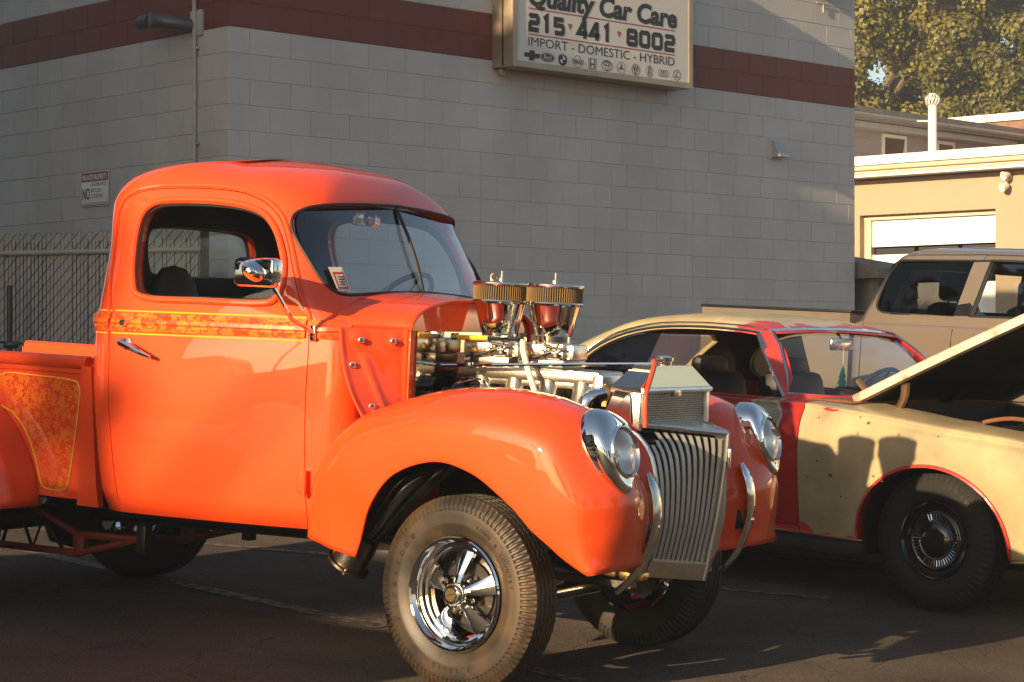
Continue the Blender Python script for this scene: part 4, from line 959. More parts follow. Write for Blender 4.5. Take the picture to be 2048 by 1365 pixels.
# windscreen: gasket, divider, panes
gk = [on_front(p[0], p[1], .001) for p in scale_poly(WS, .004)]
b = B(); b.tube(gk, .0065, 8, closed=True); b.obj('windscreen_gasket', 'rubber_seal', cabo)
b = B(); b.tube([on_front(0, 1.436 + .34 * k / 6, -.004) for k in range(7)], .008, 6); b.obj('windscreen_divider', 'rubber_seal', cabo)
for s in (-1, 1):
    pa, pb, pc_ = on_front(0, 1.436, -.012), on_front(0, 1.77, -.012), on_front(s * .59, 1.58, -.012); nn_ = (pb - pa).cross(pc_ - pa)
    pl_ = lambda y, z: Vector((.45 * (pa.x - (nn_.y * (y - pa.y) + nn_.z * (z - pa.z)) / nn_.x) + .55 * on_front(y, min(1.775, max(1.44, z)), -.012).x, y, z))
    P = [pl_(y, z) for y, z in [(0, 1.436)] + ws_half(s) + [(0, 1.776)]]; rr = [[pl_(s * .29, 1.60).lerp(p, t) if t == 1 else pl_(*(lambda q: (q.y, q.z))(pl_(s * .29, 1.60).lerp(p, t))) for p in P] for t in (.02, .35, .7, 1)]
    b = B(); b.loft(rr, True, True); b.obj('windscreen_pane', 'glass_tint', cabo, 80)
b = B(); P = [on_rear(p[0], p[1], -.02) for p in REARW]; b.add(P, [tuple(range(len(P)))]); b.obj('rear_window_pane', 'glass_clear', cabo, None)
b = B(); b.tube([on_rear(p[0], p[1], -.002) for p in REARW], .009, 6, closed=True); b.obj('rear_window_seal', 'rubber_seal', cabo)
# sticker low on the windscreen
def wsp(y, z, off): return on_front(y, z, off)
b = B(); q = [(-.548, 1.425), (-.475, 1.428), (-.492, 1.520), (-.560, 1.517)]
b.add([wsp(y, z, -.008) for y, z in q], [(0, 1, 2, 3)]); b.obj('inspection_sticker', 'paper_white', cabo, None)
b = B(); q = [(-.542, 1.434), (-.485, 1.436), (-.496, 1.500), (-.550, 1.498)]; b.add([wsp(y, z, -.006) for y, z in q], [(0, 1, 2, 3)]); so = b.obj('sticker_print', 'paper_red', cabo, None)
b = B(); q = [(-.536, 1.441), (-.493, 1.443), (-.502, 1.490), (-.543, 1.488)]; b.add([wsp(y, z, -.004) for y, z in q], [(0, 1, 2, 3)]); b.obj('sticker_print', 'paper_white', cabo, None)
b = B()
for k in range(4): z = 1.448 + .0095 * k; b.add([wsp(-.532, z, -.002), wsp(-.502, z, -.002), wsp(-.504, z + .0045, -.002), wsp(-.534, z + .0045, -.002)], [(0, 1, 2, 3)])
b.obj('sticker_text', 'print_black', cabo, None)
# interior
b = B(); b.box((-1.50, 0, .88), (.50, 1.20, .18), bev=.06); b.box((-1.745, 0, 1.14), (.15, 1.20, .46), Matrix.Rotation(radians(-12), 3, 'Y'), bev=.06); b.obj('bench_seat', 'seat_brown', truck)
for y in (-.36, .36):
    b = B(); b.lathe([(0, .30), (.07, .285), (.13, .22), (.155, .10), (.16, 0)], Matrix.Translation((-1.70, y, 1.20)) @ Matrix.Diagonal((.5, 1, 1, 1)), 18); b.obj('headrest', 'seat_brown', truck)
b = B(); b.box((-.86, 0, 1.27), (.20, 1.16, .20), bev=.05); b.obj('dashboard', 'seat_brown', truck)
b = B(); cw = Matrix.Translation((-1.06, .34, 1.36)) @ rot_to((-.75, 0, .66)); b.tube([cw @ Vector((.2 * cos(2 * pi * k / 28), .2 * sin(2 * pi * k / 28), 0)) for k in range(28)], .012, 8, closed=True); b.tube([cw @ Vector((-.2, 0, 0)), cw @ Vector((.2, 0, 0))], .01, 6); b.tube([cw @ Vector((0, 0, 0)), cw @ Vector((0, 0, -.3))], .018, 8); b.obj('steering_wheel', 'black_metal', truck)
b = B(); b.box((-.98, -.02, 1.725), (.025, .19, .06), bev=.01); b.lathe([(0, .03), (.028, .012), (.03, 0)], at((-.965, -.02, 1.725), (1, 0, 0)), 12); b.obj('rear_view_mirror', 'chrome_dull', truck)
b = B(); b.box((-1.25, 0, .575), (1.1, 1.2, .02)); b.obj('cabin_floor', 'dark_trim', truck)
# door mirror
mo = Vector((-.832, -.930, 1.479))
b = B(); b.box(mo, (.060, .225, .108), Matrix.Rotation(radians(78), 3, 'Z'), bev=.020); b.lathe([(0, .062), (.022, .058), (.045, .035), (.062, .002)], at(mo + Vector((.012, -.024, 0)), (.30, -.95, 0)) @ Matrix.Diagonal((1, .62, 1, 1)), 20); b.lathe([(0, .03), (.013, .025), (.016, 0)], at(mo + Vector((.028, -.075, .0)), (.5, -.85, .1)), 12); m0 = b.obj('door_mirror', 'chrome', truck)
b = B(); b.tube([mo + Vector((.045, -.05, -.005)), mo + Vector((.075, -.01, -.045)), Vector((-.765, -.80, 1.31)), on_side(-.752, 1.262, .02)], .0085, 8); b.obj('mirror_arm', 'chrome', m0)
b = B(); b.box(on_side(-.752, 1.258, .016), (.022, .016, .06), bev=.004); b.obj('mirror_foot', 'chrome', m0)

# cowl: stub of the hood ahead of the windscreen
def arch(x, w, z0, h, n=30, e=2.4, f=.46):
    out = []
    for k in range(n + 1):
        a = pi * k / n; y = -w * cos(a); t = abs(y / w); out.append(Vector((x, y, z0 + h * max(0, 1 - t ** e) ** f)))
    return out
stations = [(-.86, .675, 1.275, .155), (-.78, .668, 1.280, .155), (-.72, .650, 1.283, .151), (-.66, .610, 1.286, .145), (-.60, .558, 1.287, .137), (-.54, .512, 1.288, .130), (-.48, .482, 1.289, .124), (-.445, .472, 1.289, .122)]
rings = [arch(*q) for q in stations]
lip = [p + Vector((-.012, -p.y * .03, -.014)) for p in rings[-1]]
rings2 = rings + [[p + Vector((.004, -p.y * .008, -.006)) for p in rings[-1]], lip]
b = B(); b.loft(rings2, False); solidify(b.obj('hood_cowl', 'paint_orange', truck, 50), .006)
b = B(); fa = arch(-.462, .466, 1.284, .121); b.add(fa, [tuple(range(len(fa)))]); b.tube([p + Vector((.010, -p.y * .01, 0)) for p in fa], .009, 8); b.obj('cowl_front_face', 'paint_orange', truck, 40)
# slanted cowl side panels with pressed recess and bolts, both sides
for s in (-1, 1):
    nu, nv = 26, 34; V = []
    for j in range(nv + 1):
        v = j / nv; z = 1.288 - .40 * v
        bx = interp([(0, -.625), (.3, -.605), (.55, -.57), (.8, -.51), (1, -.44)], v); by = interp([(0, .690), (.5, .692), (1, .690)], v)
        for i in range(nu + 1):
            u = i / nu; x = bx + (-.452 - bx) * u; y = by + (.468 - by) * u
            d = 0.0
            d -= .016 * min(1, u / .10)                                   # set back from the cowl side edge
            c1 = .22 + .42 * max(0, v - .22)                               # diagonal pressed rib
            if .24 < v < .86: d += .013 * math.exp(-((u - c1 - .10) / .06) ** 2) * min(1, (v - .24) / .06) * min(1, (.86 - v) / .06)
            for (pu, pv, rr_) in ((.27, .10, .13), (.80, .12, .12)): d += .010 * max(0, 1 - (((u - pu) / rr_) ** 2 + ((v - pv) / .08) ** 2)) ** .5 if ((u - pu) / rr_) ** 2 + ((v - pv) / .08) ** 2 < 1 else 0
            if u > .93: d += .010
            nx, ny = .82, .57
            V.append(Vector((x + nx * d * .6, s * (y + ny * d), z)))
    F = [(j * (nu + 1) + i, j * (nu + 1) + i + 1, (j + 1) * (nu + 1) + i + 1, (j + 1) * (nu + 1) + i) for j in range(nv) for i in range(nu)]
    po = B().add(V, F).obj('cowl_side_panel', 'paint_orange', truck, 60); solidify(po, .005, 0)
    for (iu, iv) in ((8, 4), (20, 4), (4, 12), (8, 25), (12, 31)):
        p = V[iv * (nu + 1) + iu]; b = B(); b.lathe([(.0, .010), (.007, .010), (.010, .006), (.013, .005), (.013, -.002)], at(p + Vector((.004, s * .004, 0)), (.6, s * .8, 0)), 12); b.obj('bolt', 'chrome', po)
    b = B(); b.box((-.448, s * .460, 1.135), (.010, .026, .29), bev=.003); b.obj('panel_flange', 'paint_orange', po)
b = B(); b.box((-.512, 0, 1.09), (.012, .90, .40)); fw_ = b.obj('firewall', 'paint_orange', truck, None)
b = B(); b.box((-.503, -.185, 1.045), (.004, .30, .308)); b.box((-.503, -.085, 1.241), (.004, .50, .080)); b.obj('polished_cover', 'polished', fw_, None)

# fenders
RC = [(13, .604), (18, .624), (25, .672), (34, .724), (45, .752), (57, .792), (67, .777), (77, .758), (93, .742), (110, .750), (120, .768), (131, .800), (140, .805), (150, .800), (158, .775), (166, .745), (169, .740)]
RL = [(13, .545), (18, .500), (25, .460), (42, .420), (60, .425), (80, .455), (100, .482), (120, .485), (140, .462), (160, .450), (169, .462)]
DI = [(12, .11), (25, .14), (40, .13), (57, .075), (80, .045), (110, .04), (169, .03)]
YI = [(12, -.29), (40, -.31), (60, -.36), (90, -.40), (120, -.44), (135, -.52), (169, -.60)]
def fender(s):
    rows_ = []
    for k in range(73):
        ph = 13 + 156 * k / 72; rc, rl, di, yi = interp(RC, ph), interp(RL, ph), interp(DI, ph), interp(YI, ph)
        wd = interp([(13, -.80), (25, -.822), (45, -.850), (90, -.862), (135, -.845), (155, -.80), (169, -.775)], ph)
        yc = interp([(12, -.56), (45, -.60), (90, -.61), (140, -.63), (169, -.68)], ph)
        g_ = rc - rl; kk = .1 * min(1, g_ / .24); ctrl = [(yi, rc - di), (yi * .6 + yc * .4, rc - di * .30), (yc, rc), (yc * .45 + wd * .55, rc - .3 * kk), (wd + .022, rc - kk), (wd + .001, rc - kk - (g_ - kk) * .38), (wd, rl + (g_ - kk) * .22), (wd + .003, rl + min(.010, g_ * .05)), (wd + .008, rl - .001), (wd + .022, rl + .003)]
        c = catmull(ctrl, 4); a = radians(ph)
        rows_.append([Vector((p[1] * cos(a), -s * p[0] if s > 0 else p[0], .355 + p[1] * sin(a))) for p in c])
    b = B(); b.loft(rows_, False); o = b.obj('front_fender', 'paint_orange', truck, 60); solidify(o, .005, 1 if s > 0 else -1); return o, rows_
ff = {s: fender(s) for s in (-1, 1)}
for s in (-1, 1):
    b = B(); rr = []
    for k in range(40):
        a = radians(38 + 112 * k / 39); R_ = .60 + .07 * sin(a); rr.append([Vector((R_ * cos(a), s * .36, .37 + R_ * sin(a) * .95)), Vector((R_ * cos(a) * .99, s * .60, .37 + (R_ - .02) * sin(a) * .95))])
    b.loft(rr, False); solidify(b.obj('inner_fender', 'black_metal', truck, 60), .004)
# front apron between fender and grille
for s in (-1, 1):
    rr = []
    for k in range(13):
        z = .50 + .46 * k / 12; xg = interp([(.42, .49), (.489, .512), (.547, .525), (.64, .540), (.75, .537), (.86, .519), (.93, .474), (.98, .40)], z); a = z - .355
        xi = interp([(.48, .50), (.55, .535), (.65, .53), (.75, .50), (.85, .45), (.95, .37)], z)
        rr.append([Vector((xg, s * .285, z)), Vector((xg - .012, s * .30, z)), Vector(((xg + xi) / 2 - .022, s * .325, z)), Vector((xi - .01, s * .36, z)), Vector((xi - .06, s * .42, z))])
    b = B(); b.loft(rr, False); solidify(b.obj('front_apron', 'paint_orange', truck, 60), .005, 0)

# headlights
for s in (-1, 1):
    C_ = Vector((.566, s * .640, .904)); N_ = Vector((.965, s * .03, .24)).normalized(); upv = (Vector((0, 0, 1)) - N_ * N_.z).normalized(); rt = upv.cross(N_)
    OL = [(.444, .632, 1.050), (.482, .558, 1.008), (.522, .538, .935), (.556, .560, .850), (.598, .642, .760), (.562, .724, .806), (.520, .750, .868), (.480, .752, .955), (.458, .702, 1.028)]
    ol = catmull([(x, s * y, z) for x, y, z in OL], 6, True); no = len(ol)
    def lens_pt(p, r, h):
        d = p - C_; d = d - N_ * d.dot(N_); d.normalize(); return C_ + d * r + N_ * h
    rings = [[p - N_ * .035 + (C_ - p) * .06 for p in ol], [p - N_ * .004 for p in ol], [p + N_ * .004 + (C_ - p) * .015 for p in ol]]
    for t in (.2, .4, .6, .8): rings.append([p.lerp(lens_pt(p, .094, .012), t) + (N_ + (p - C_).normalized() * .8).normalized() * .020 * sin(pi * t) * min(1, max(.15, (p - lens_pt(p, .094, .012)).length / .08)) for p in ol])
    for r_, h in ((.094, .012), (.093, .020), (.088, .022), (.083, .012)): rings.append([lens_pt(p, r_, h) for p in ol])
    b = B(); b.loft(rings, True); bz = b.obj('headlight', 'chrome', truck, 50)
    Lc = C_; M_ = Matrix.Translation(Lc + N_ * .010) @ rot_to(N_)
    b = B(); b.lathe([(.081, .004), (.076, -.012), (.062, -.030), (.038, -.042), (.014, -.046), (.012, -.02), (0, -.018)], M_, 32); b.obj('reflector', 'reflector', bz)
    b = B(); b.lathe([(.081, .004), (.065, .012), (.040, .018), (.018, .021), (0, .022)], M_, 32); b.obj('lens', 'lens_glass', bz)
    b = B(); b.tube([C_ + upv * .090 + N_ * .020, C_ + upv * .125 + N_ * -.012, C_ + upv * .165 - N_ * .082], [.013, .011, .006], 8); b.obj('bezel_rib', 'chrome', bz)

# grille: V of vertical fins each side of a centre prow
def prow(z): return interp([(.40, .590), (.428, .597), (.534, .614), (.628, .632), (.831, .655), (.933, .662), (.96, .662)], z)
def gout(z): return interp([(.40, .478), (.44, .492), (.489, .512), (.547, .527), (.641, .541), (.75, .537), (.859, .515), (.929, .470), (.96, .425), (.985, .381)], z)
def gpt(s, t, z, d=0.0):
    x = prow(z) + (gout(z) - prow(z)) * t; return Vector((x + d, s * .285 * t, z))
NS = 11
for s in (-1, 1):
    for k in range(NS):
        t = (k + .6) / NS * .97; ztop = .935 + .03 * t if t < .8 else .945; zbot = .452 + .03 * t
        z1 = ztop - (.0 if t < .75 else (t - .75) * .18)
        rr = []
        for q in range(13):
            z = zbot + (z1 - zbot) * q / 12; p = gpt(s, t, z); n = Vector((.62, s * .78, 0)); tn = Vector((.78, -s * .62, 0))
            rr.append([p + n * .010 - tn * .0085, p + n * .015 - tn * .006, p + n * .015 + tn * .006, p + n * .010 + tn * .0085, p - n * .026 + tn * .0050, p - n * .026 - tn * .0050])
        b = B(); b.loft(rr, True, True, True); b.obj('grille_fin', 'fin_metal', truck, 40)
    rr = []
    for q in range(13):
        z = .44 + .52 * q / 12; rr.append([gpt(s, 0, z, -.045), gpt(s, 1.0, z, -.045)])
    b = B(); b.loft(rr, False); solidify(b.obj('grille_backing', 'black_metal', truck, None), .004)
    # outer edge trim and lower panel
    b = B(); b.tube([gpt(s, 1.02, .45 + .53 * q / 14) for q in range(15)], .011, 8); b.obj('grille_edge', 'aluminium', truck)
    b = B(); V = []
    for t in (0, 1):
        for z in (.40, .462): V.append(gpt(s, t * 1.0, z + .03 * t, .012))
    b.add(V, [(0, 2, 3, 1)]); solidify(b.obj('grille_valance', 'aluminium', truck, None), .008)
    b = B(); b.tube([gpt(s, t / 6, .462 + .03 * t / 6, .016) for t in range(7)], .007, 6); b.obj('grille_rail', 'aluminium', truck); b = B(); b.tube([gpt(s, t / 8, .957 + .026 * t / 8, .014) for t in range(9)], .011, 8); b.obj('grille_rail', 'aluminium', truck)
b = B(); b.tube([(prow(.40 + .56 * q / 14) + .016, 0, .40 + .56 * q / 14) for q in range(15)], .010, 8); b.obj('grille_prow', 'aluminium', truck)
b = B(); b.box((prow(.86) + .03, 0, .865), (.012, .016, .075), bev=.005); b.obj('prow_emblem', 'chrome', truck)
# diamond plate shelf ahead of the radiator
V = [Vector((.455, -.285, .984)), Vector((.40, -.292, .988)), Vector((.40, .292, .988)), Vector((.455, .285, .984)), Vector((.672, 0, .963))]
b = B(); b.add(V, [(0, 4, 3), (0, 3, 2, 1)]); dp = b.obj('grille_top_plate', 'aluminium', truck, None); solidify(dp, .008)
b = B(); k = 0
for i in range(22):
    for j in range(26):
        x = .41 + .0125 * i; y = -.28 + .0225 * j + (.011 if i % 2 else 0)
        if x > .455 and abs(y) > .285 * (1 - (x - .455) / .217) - .012: continue
        z = .9885 - (.0245 / .27) * (x - .40); a = .7 if (i + j) % 2 else -.7
        c, sn = cos(a), sin(a); L_, w_ = .0075, .0022
        b.add([(x + c * L_, y + sn * L_, z), (x - sn * w_, y + c * w_, z + .0025), (x - c * L_, y - sn * L_, z), (x + sn * w_, y - c * w_, z + .0025)], [(0, 1, 2, 3)])
o = b.obj('tread_pattern', 'aluminium', dp, None); o['kind'] = 'stuff'
# bumper irons
for s in (-1, 1):
    P = catmull([(.555, s * .41, .815), (.590, s * .412, .76), (.606, s * .416, .67), (.592, s * .422, .575), (.560, s * .430, .49), (.515, s * .440, .425), (.472, s * .446, .385)], 5); rr = []
    for i, p in enumerate(P):
        t = (P[min(i + 1, len(P) - 1)] - P[max(i - 1, 0)]).normalized(); n = t.cross(Vector((0, 1, 0))).normalized()
        if n.x < 0: n = -n
        u = i / (len(P) - 1); w = .033 * min(1, .35 + u * 6); w = w * (1 if u < .9 else 1 - (u - .9) * 4)
        rr.append([p + Vector((0, w * cos(2 * pi * k / 12), 0)) + n * (.013 * sin(2 * pi * k / 12)) for k in range(12)])
    b = B(); b.loft(rr, True, True, True); bi = b.obj('bumper_guard', 'chrome_dull' if s < 0 else 'chrome', truck, 60)
    b = B()
    for z in (.60, .655) if s > 0 else (.63,): b.lathe([(0, .012), (.007, .010), (.010, 0)], at(Vector((.608, s * .418, z)), (1, 0, .1)), 10)
    b.obj('bolt', 'chrome', bi)
    b = B(); b.box((.545, s * .40, .60), (.06, .035, .075), bev=.004); b.obj('guard_bracket', 'black_metal', truck)
# radiator with fabricated tank
RX, RY = .45, .283
b = B(); b.box((RX - .055, 0, 1.035), (.085, 2 * RY - .03, .13)); rad = b.obj('radiator', 'black_metal', truck, None)
b = B(); cols, rws = 40, 14
for i in range(cols):
    for j in range(rws):
        y = -RY + .02 + (2 * RY - .04) * (i + .5) / cols; z = .975 + .118 * (j + .5) / rws; w_ = (2 * RY - .04) / cols * .42; h_ = .118 / rws * .40
        off = .004 if (i % 2) else -.002
        b.add([(RX - .008, y - w_, z + off), (RX - .002, y, z + h_ + off), (RX - .008, y + w_, z + off), (RX - .002, y, z - h_ + off)], [(0, 1, 2, 3)])
o = b.obj('radiator_core', 'aluminium', rad, None); o['kind'] = 'stuff'
for s in (-1, 1):
    b = B(); b.box((RX - .05, s * (RY + .004), 1.035), (.115, .028, .15), bev=.002); b.obj('side_channel', 'aluminium', rad)
b = B()
V = [(RX + .008, -RY - .02, 1.098), (RX + .008, RY + .02, 1.098), (RX - .115, RY + .02, 1.098), (RX - .115, -RY - .02, 1.098)]
V += [(x, y, 1.118) for x, y, z in V]; V += [(RX - .004, -.150, 1.198), (RX - .004, .150, 1.198), (RX - .10, .150, 1.198), (RX - .10, -.150, 1.198)]
b.add(V, [(i, (i + 1) % 4, 4 + (i + 1) % 4, 4 + i) for i in range(4)] + [(4 + i, 4 + (i + 1) % 4, 8 + (i + 1) % 4, 8 + i) for i in range(4)] + [(8, 9, 10, 11), (3, 2, 1, 0)])
b.obj('radiator_tank', 'tank_polish', rad, None)
b = B(); b.tube([(RX + .010, -RY - .015, 1.108), (RX + .010, RY + .015, 1.108)], .011, 8); b.box((RX + .014, -.01, 1.098), (.02, .05, .028), bev=.004); b.obj('tank_seam', 'aluminium', rad)
b = B(); b.lathe([(.030, 0), (.030, .018), (.037, .020), (.037, .034), (.020, .040), (0, .040)], Matrix.Translation((RX - .055, .01, 1.194)), 18); b.obj('radiator_cap', 'chrome', rad)
b = B(); b.tube(catmull([(RX + .03, -RY - .012, .975), (RX + .025, -RY - .010, 1.09), (RX + .016, -.255, 1.130), (RX - .004, -.175, 1.200), (RX - .035, -.12, 1.214), (RX - .052, -.03, 1.216)], 6), .0095, 10); b.obj('overflow_hose', 'hose_orange', rad)
b = B(); V = [(.30, -.315, .97), (.43, -.31, .985), (.42, -.31, 1.10), (.36, -.31, 1.105)]; b.add(V, [(0, 1, 2, 3)]); solidify(b.obj('radiator_side_plate', 'polished', truck, None), .006)
b = B(); b.tube(catmull([(.19, -.23, .90), (.19, -.23, 1.02), (.205, -.21, 1.065), (.26, -.15, 1.085)], 5), .030, 12); b.obj('hose_elbow', 'chrome', truck)
b = B(); b.tube(catmull([(.24, -.17, 1.08), (.30, -.09, 1.10), (.36, .0, 1.125), (.40, .10, 1.14)], 5), .034, 12); b.obj('radiator_hose', 'brown_hose', truck)
b = B(); b.tube([(.245, -.165, 1.082), (.258, -.148, 1.086)], .039, 12); b.box((.25, -.18, 1.045), (.02, .02, .02)); b.obj('hose_clamp', 'brass', truck)
b = B(); b.tube([(.20, -.16, 1.02), (.17, .02, 1.03)], .05, 16); b.lathe([(.0, 0), (.052, 0), (.052, .02), (.04, .025)], at((.2, -.155, 1.02), (.2, -1, 0)), 16); b.obj('alternator', 'black_metal', truck)

# engine
b = B(); b.box((-.14, 0, .78), (.62, .46, .34), bev=.03); b.box((-.14, 0, .58), (.55, .26, .16), bev=.03); b.obj('engine_block', 'black_metal', truck)
for s in (-1, 1):
    b = B(); b.box((-.14, s * .22, .955), (.56, .16, .10), Matrix.Rotation(s * radians(-25), 3, 'X'), bev=.03); b.obj('valve_cover', 'polished', truck)
# tunnel ram: plenum and runners
b = B(); b.box((-.13, 0, 1.135), (.62, .21, .05), bev=.012); b.box((-.13, 0, 1.105), (.57, .18, .04), bev=.012)
b.obj('intake_plenum', 'cast_aluminium', truck)
for k in range(4):
    for s in (-1, 1):
        x = -.355 + .15 * k; b = B(); b.tube(catmull([(x, s * .055, 1.12), (x + .005, s * .085, 1.05), (x, s * .125, .985), (x, s * .16, .94)], 4), [.046, .046, .045, .044, .043, .042, .041, .041, .040, .040, .040, .040, .042], 14); b.obj('intake_runner', 'cast_aluminium', truck)
b = B(); b.box((-.13, 0, 1.0), (.58, .20, .10), bev=.02); b.obj('intake_base', 'cast_aluminium', truck)
b = B(); b.box((.175, 0, 1.02), (.05, .22, .26), bev=.01); b.obj('timing_cover', 'aluminium', truck)
for ci, cx in enumerate((-.332, -.088)):
    stack = thing('tmp', '', '') if False else None
    b = B(); b.box((cx, 0, 1.178), (.205, .185, .034), bev=.006); b.box((cx, 0, 1.212), (.19, .17, .034), bev=.008); cb = b.obj('carburettor', 'cast_aluminium', truck)
    b = B(); b.box((cx, 0, 1.243), (.17, .135, .028), bev=.006); b.box((cx - .02, -.085, 1.230), (.10, .035, .05), bev=.006); b.box((cx, .09, 1.23), (.12, .035, .05), bev=.006); b.box((cx + .105, 0, 1.225), (.045, .12, .06), bev=.008); b.box((cx - .105, 0, 1.225), (.045, .12, .06), bev=.008); b.obj('carburettor_body', 'aluminium', cb)
    b = B()
    for dx in (-.05, .012): b.lathe([(0, .016), (.014, .014), (.020, .004), (.021, -.01)], at((cx + dx, -.098, 1.215), (0, -1, 0)), 10)
    for dx, dz in ((-.075, .0), (.045, .01), (.075, -.012), (.02, .03), (-.02, .035), (.08, .028)): b.lathe([(0, .012), (.006, .012), (.008, 0)], at((cx + dx, -.10, 1.225 + dz), (0, -1, 0)), 6)
    b.obj('carburettor_screws', 'brass', cb)
    b = B(); b.tube([(cx - .08, -.115, 1.19), (cx + .0, -.125, 1.205), (cx + .08, -.112, 1.235)], .005, 6); b.box((cx + .06, -.105, 1.212), (.05, .012, .02)); b.box((cx - .055, -.108, 1.187), (.014, .01, .045)); b.tube([(cx + .02, -.11, 1.25), (cx + .10, -.10, 1.238)], .006, 6); b.obj('throttle_lever', 'black_metal', cb)
    b = B()
    for dx in (-.085, .085):
        for dy in (-.078, .078): b.tube([(cx + dx, dy, 1.16), (cx + dx, dy, 1.205)], .007, 6)
    b.obj('mounting_stud', 'chrome', cb)
    b = B(); b.lathe([(.066, 1.256), (.070, 1.262), (.070, 1.284), (.0735, 1.288), (.088, 1.346), (.1015, 1.398), (.104, 1.404), (.109, 1.405), (.113, 1.411), (.110, 1.417), (.09, 1.417)], Matrix.Translation((cx, 0, 0)), 40); vs_ = b.obj('velocity_stack', 'polished', truck, 30)
    b = B(); b.lathe([(.104, 1.414), (.104, 1.478)], Matrix.Translation((cx, 0, 0)), 40); b.obj('filter_core', 'filter_dark', vs_)
    b = B(); n = 72
    for k in range(n):
        a = 2 * pi * k / n; da = pi / n * .46
        P = [Vector((cx + r * cos(a + q), r * sin(a + q), 0)) for r, q in ((.1035, -da), (.1105, -da * .4), (.1105, da * .4), (.1035, da))]
        b.loft([[p + Vector((0, 0, z)) for p in P] for z in (1.416, 1.477)], False)
    o = b.obj('filter_pleats', 'filter_gold', vs_, None); o['kind'] = 'stuff'
    b = B(); b.lathe([(.113, 1.474), (.115, 1.480), (.113, 1.486), (.100, 1.489), (.05, 1.493), (.0, 1.494)], Matrix.Translation((cx, 0, 0)), 40); b.obj('filter_lid', 'chrome_dull', vs_)
    b = B(); b.lathe([(.0055, 1.49), (.0055, 1.532), (0, 1.533)], Matrix.Translation((cx, 0, 0)), 8); b.lathe([(.011, 1.492), (.011, 1.502), (.004, 1.504)], Matrix.Translation((cx, 0, 0)), 6); b.obj('lid_stud', 'aluminium', vs_)
    if ci == 0:
        b = B(); b.tube([(cx - .035 + .014 * cos(2 * pi * k / 12), -.005, 1.507 + .014 * sin(2 * pi * k / 12)) for k in range(12)], .0022, 5, closed=True); b.obj('lid_clip', 'brass', vs_)
b = B(); b.tube([(-.455, -.13, 1.262), (-.30, -.135, 1.266)], .010, 8); b.obj('fuel_line', 'hose_yellow', truck)
b = B(); b.tube([(-.30, -.135, 1.266), (-.16, -.135, 1.270)], .009, 8); b.tube([(-.470, -.13, 1.262), (-.455, -.13, 1.262)], .009, 8); b.obj('fuel_line', 'black_metal', truck, label='black section of fuel line')
for x in (-.455, -.225, -.150):
    b = B(); b.tube([(x - .014, -.134, 1.266), (x + .014, -.134, 1.267)], .0135, 6); b.obj('line_fitting', 'chrome', truck)
b = B(); b.tube(catmull([(-.145, -.135, 1.265), (-.130, -.15, 1.22), (-.09, -.17, 1.14), (-.035, -.20, 1.05), (.02, -.25, .96)], 6), .0125, 10); b.obj('breather_hose', 'hose_clear', truck)
b = B(); b.tube([(-.49, -.17, 1.150), (.44, -.17, 1.205)], .007, 8); b.obj('throttle_rod', 'chrome', truck)
for x in (-.345, -.33): pass
b = B(); b.box((-.352, -.172, 1.158), (.034, .02, .026), bev=.004); b.lathe([(0, .012), (.012, .01), (.014, 0)], at((-.352, -.182, 1.158), (0, -1, 0)), 8); b.obj('rod_end', 'black_metal', truck)
b = B(); b.tube(catmull([(-.40, -.17, 1.085), (-.34, -.19, 1.10), (-.28, -.20, 1.105), (-.27, -.18, 1.08)], 5), .0045, 6); b.obj('dipstick_tube', 'chrome', truck)
for k in range(4):
    b = B(); P = catmull([(-.33 + .14 * k, -.24, .96), (-.33 + .14 * k, -.30, 1.03), (-.38 + .10 * k, -.31, 1.045), (-.46, -.20 + .02 * k, 1.06)], 5); b.tube(P, .006, 6); b.obj('spark_plug_lead', 'black_metal', truck)
b = B(); b.lathe([(.052, 0), (.055, .05), (.055, .10), (.03, .115), (0, .12)], Matrix.Translation((-.455, .05, 1.0)), 16); b.obj('distributor_cap', 'black_gloss', truck)
b = B(); b.lathe([(0, -.06), (.065, -.06), (.07, -.05), (.07, .05), (.065, .06), (0, .06)], at((-.40, -.08, 1.035), (1, 0, 0)), 18); b.obj('coil', 'black_gloss', truck)
b = B(); b.lathe([(0, .10), (.04, .10), (.052, .09), (.052, 0)], Matrix.Translation((.10, .16, 1.03)), 16); b.lathe([(.054, .088), (.056, .098), (.04, .105)], Matrix.Translation((.10, .16, 1.03)), 16); b.obj('breather_filter', 'black_gloss', truck)
b = B(); b.lathe([(0, .0), (.21, .0), (.215, .01), (.21, .02), (0, .02)], at((.30, 0, .93), (1, 0, 0)), 28); b.obj('fan', 'black_metal', truck)

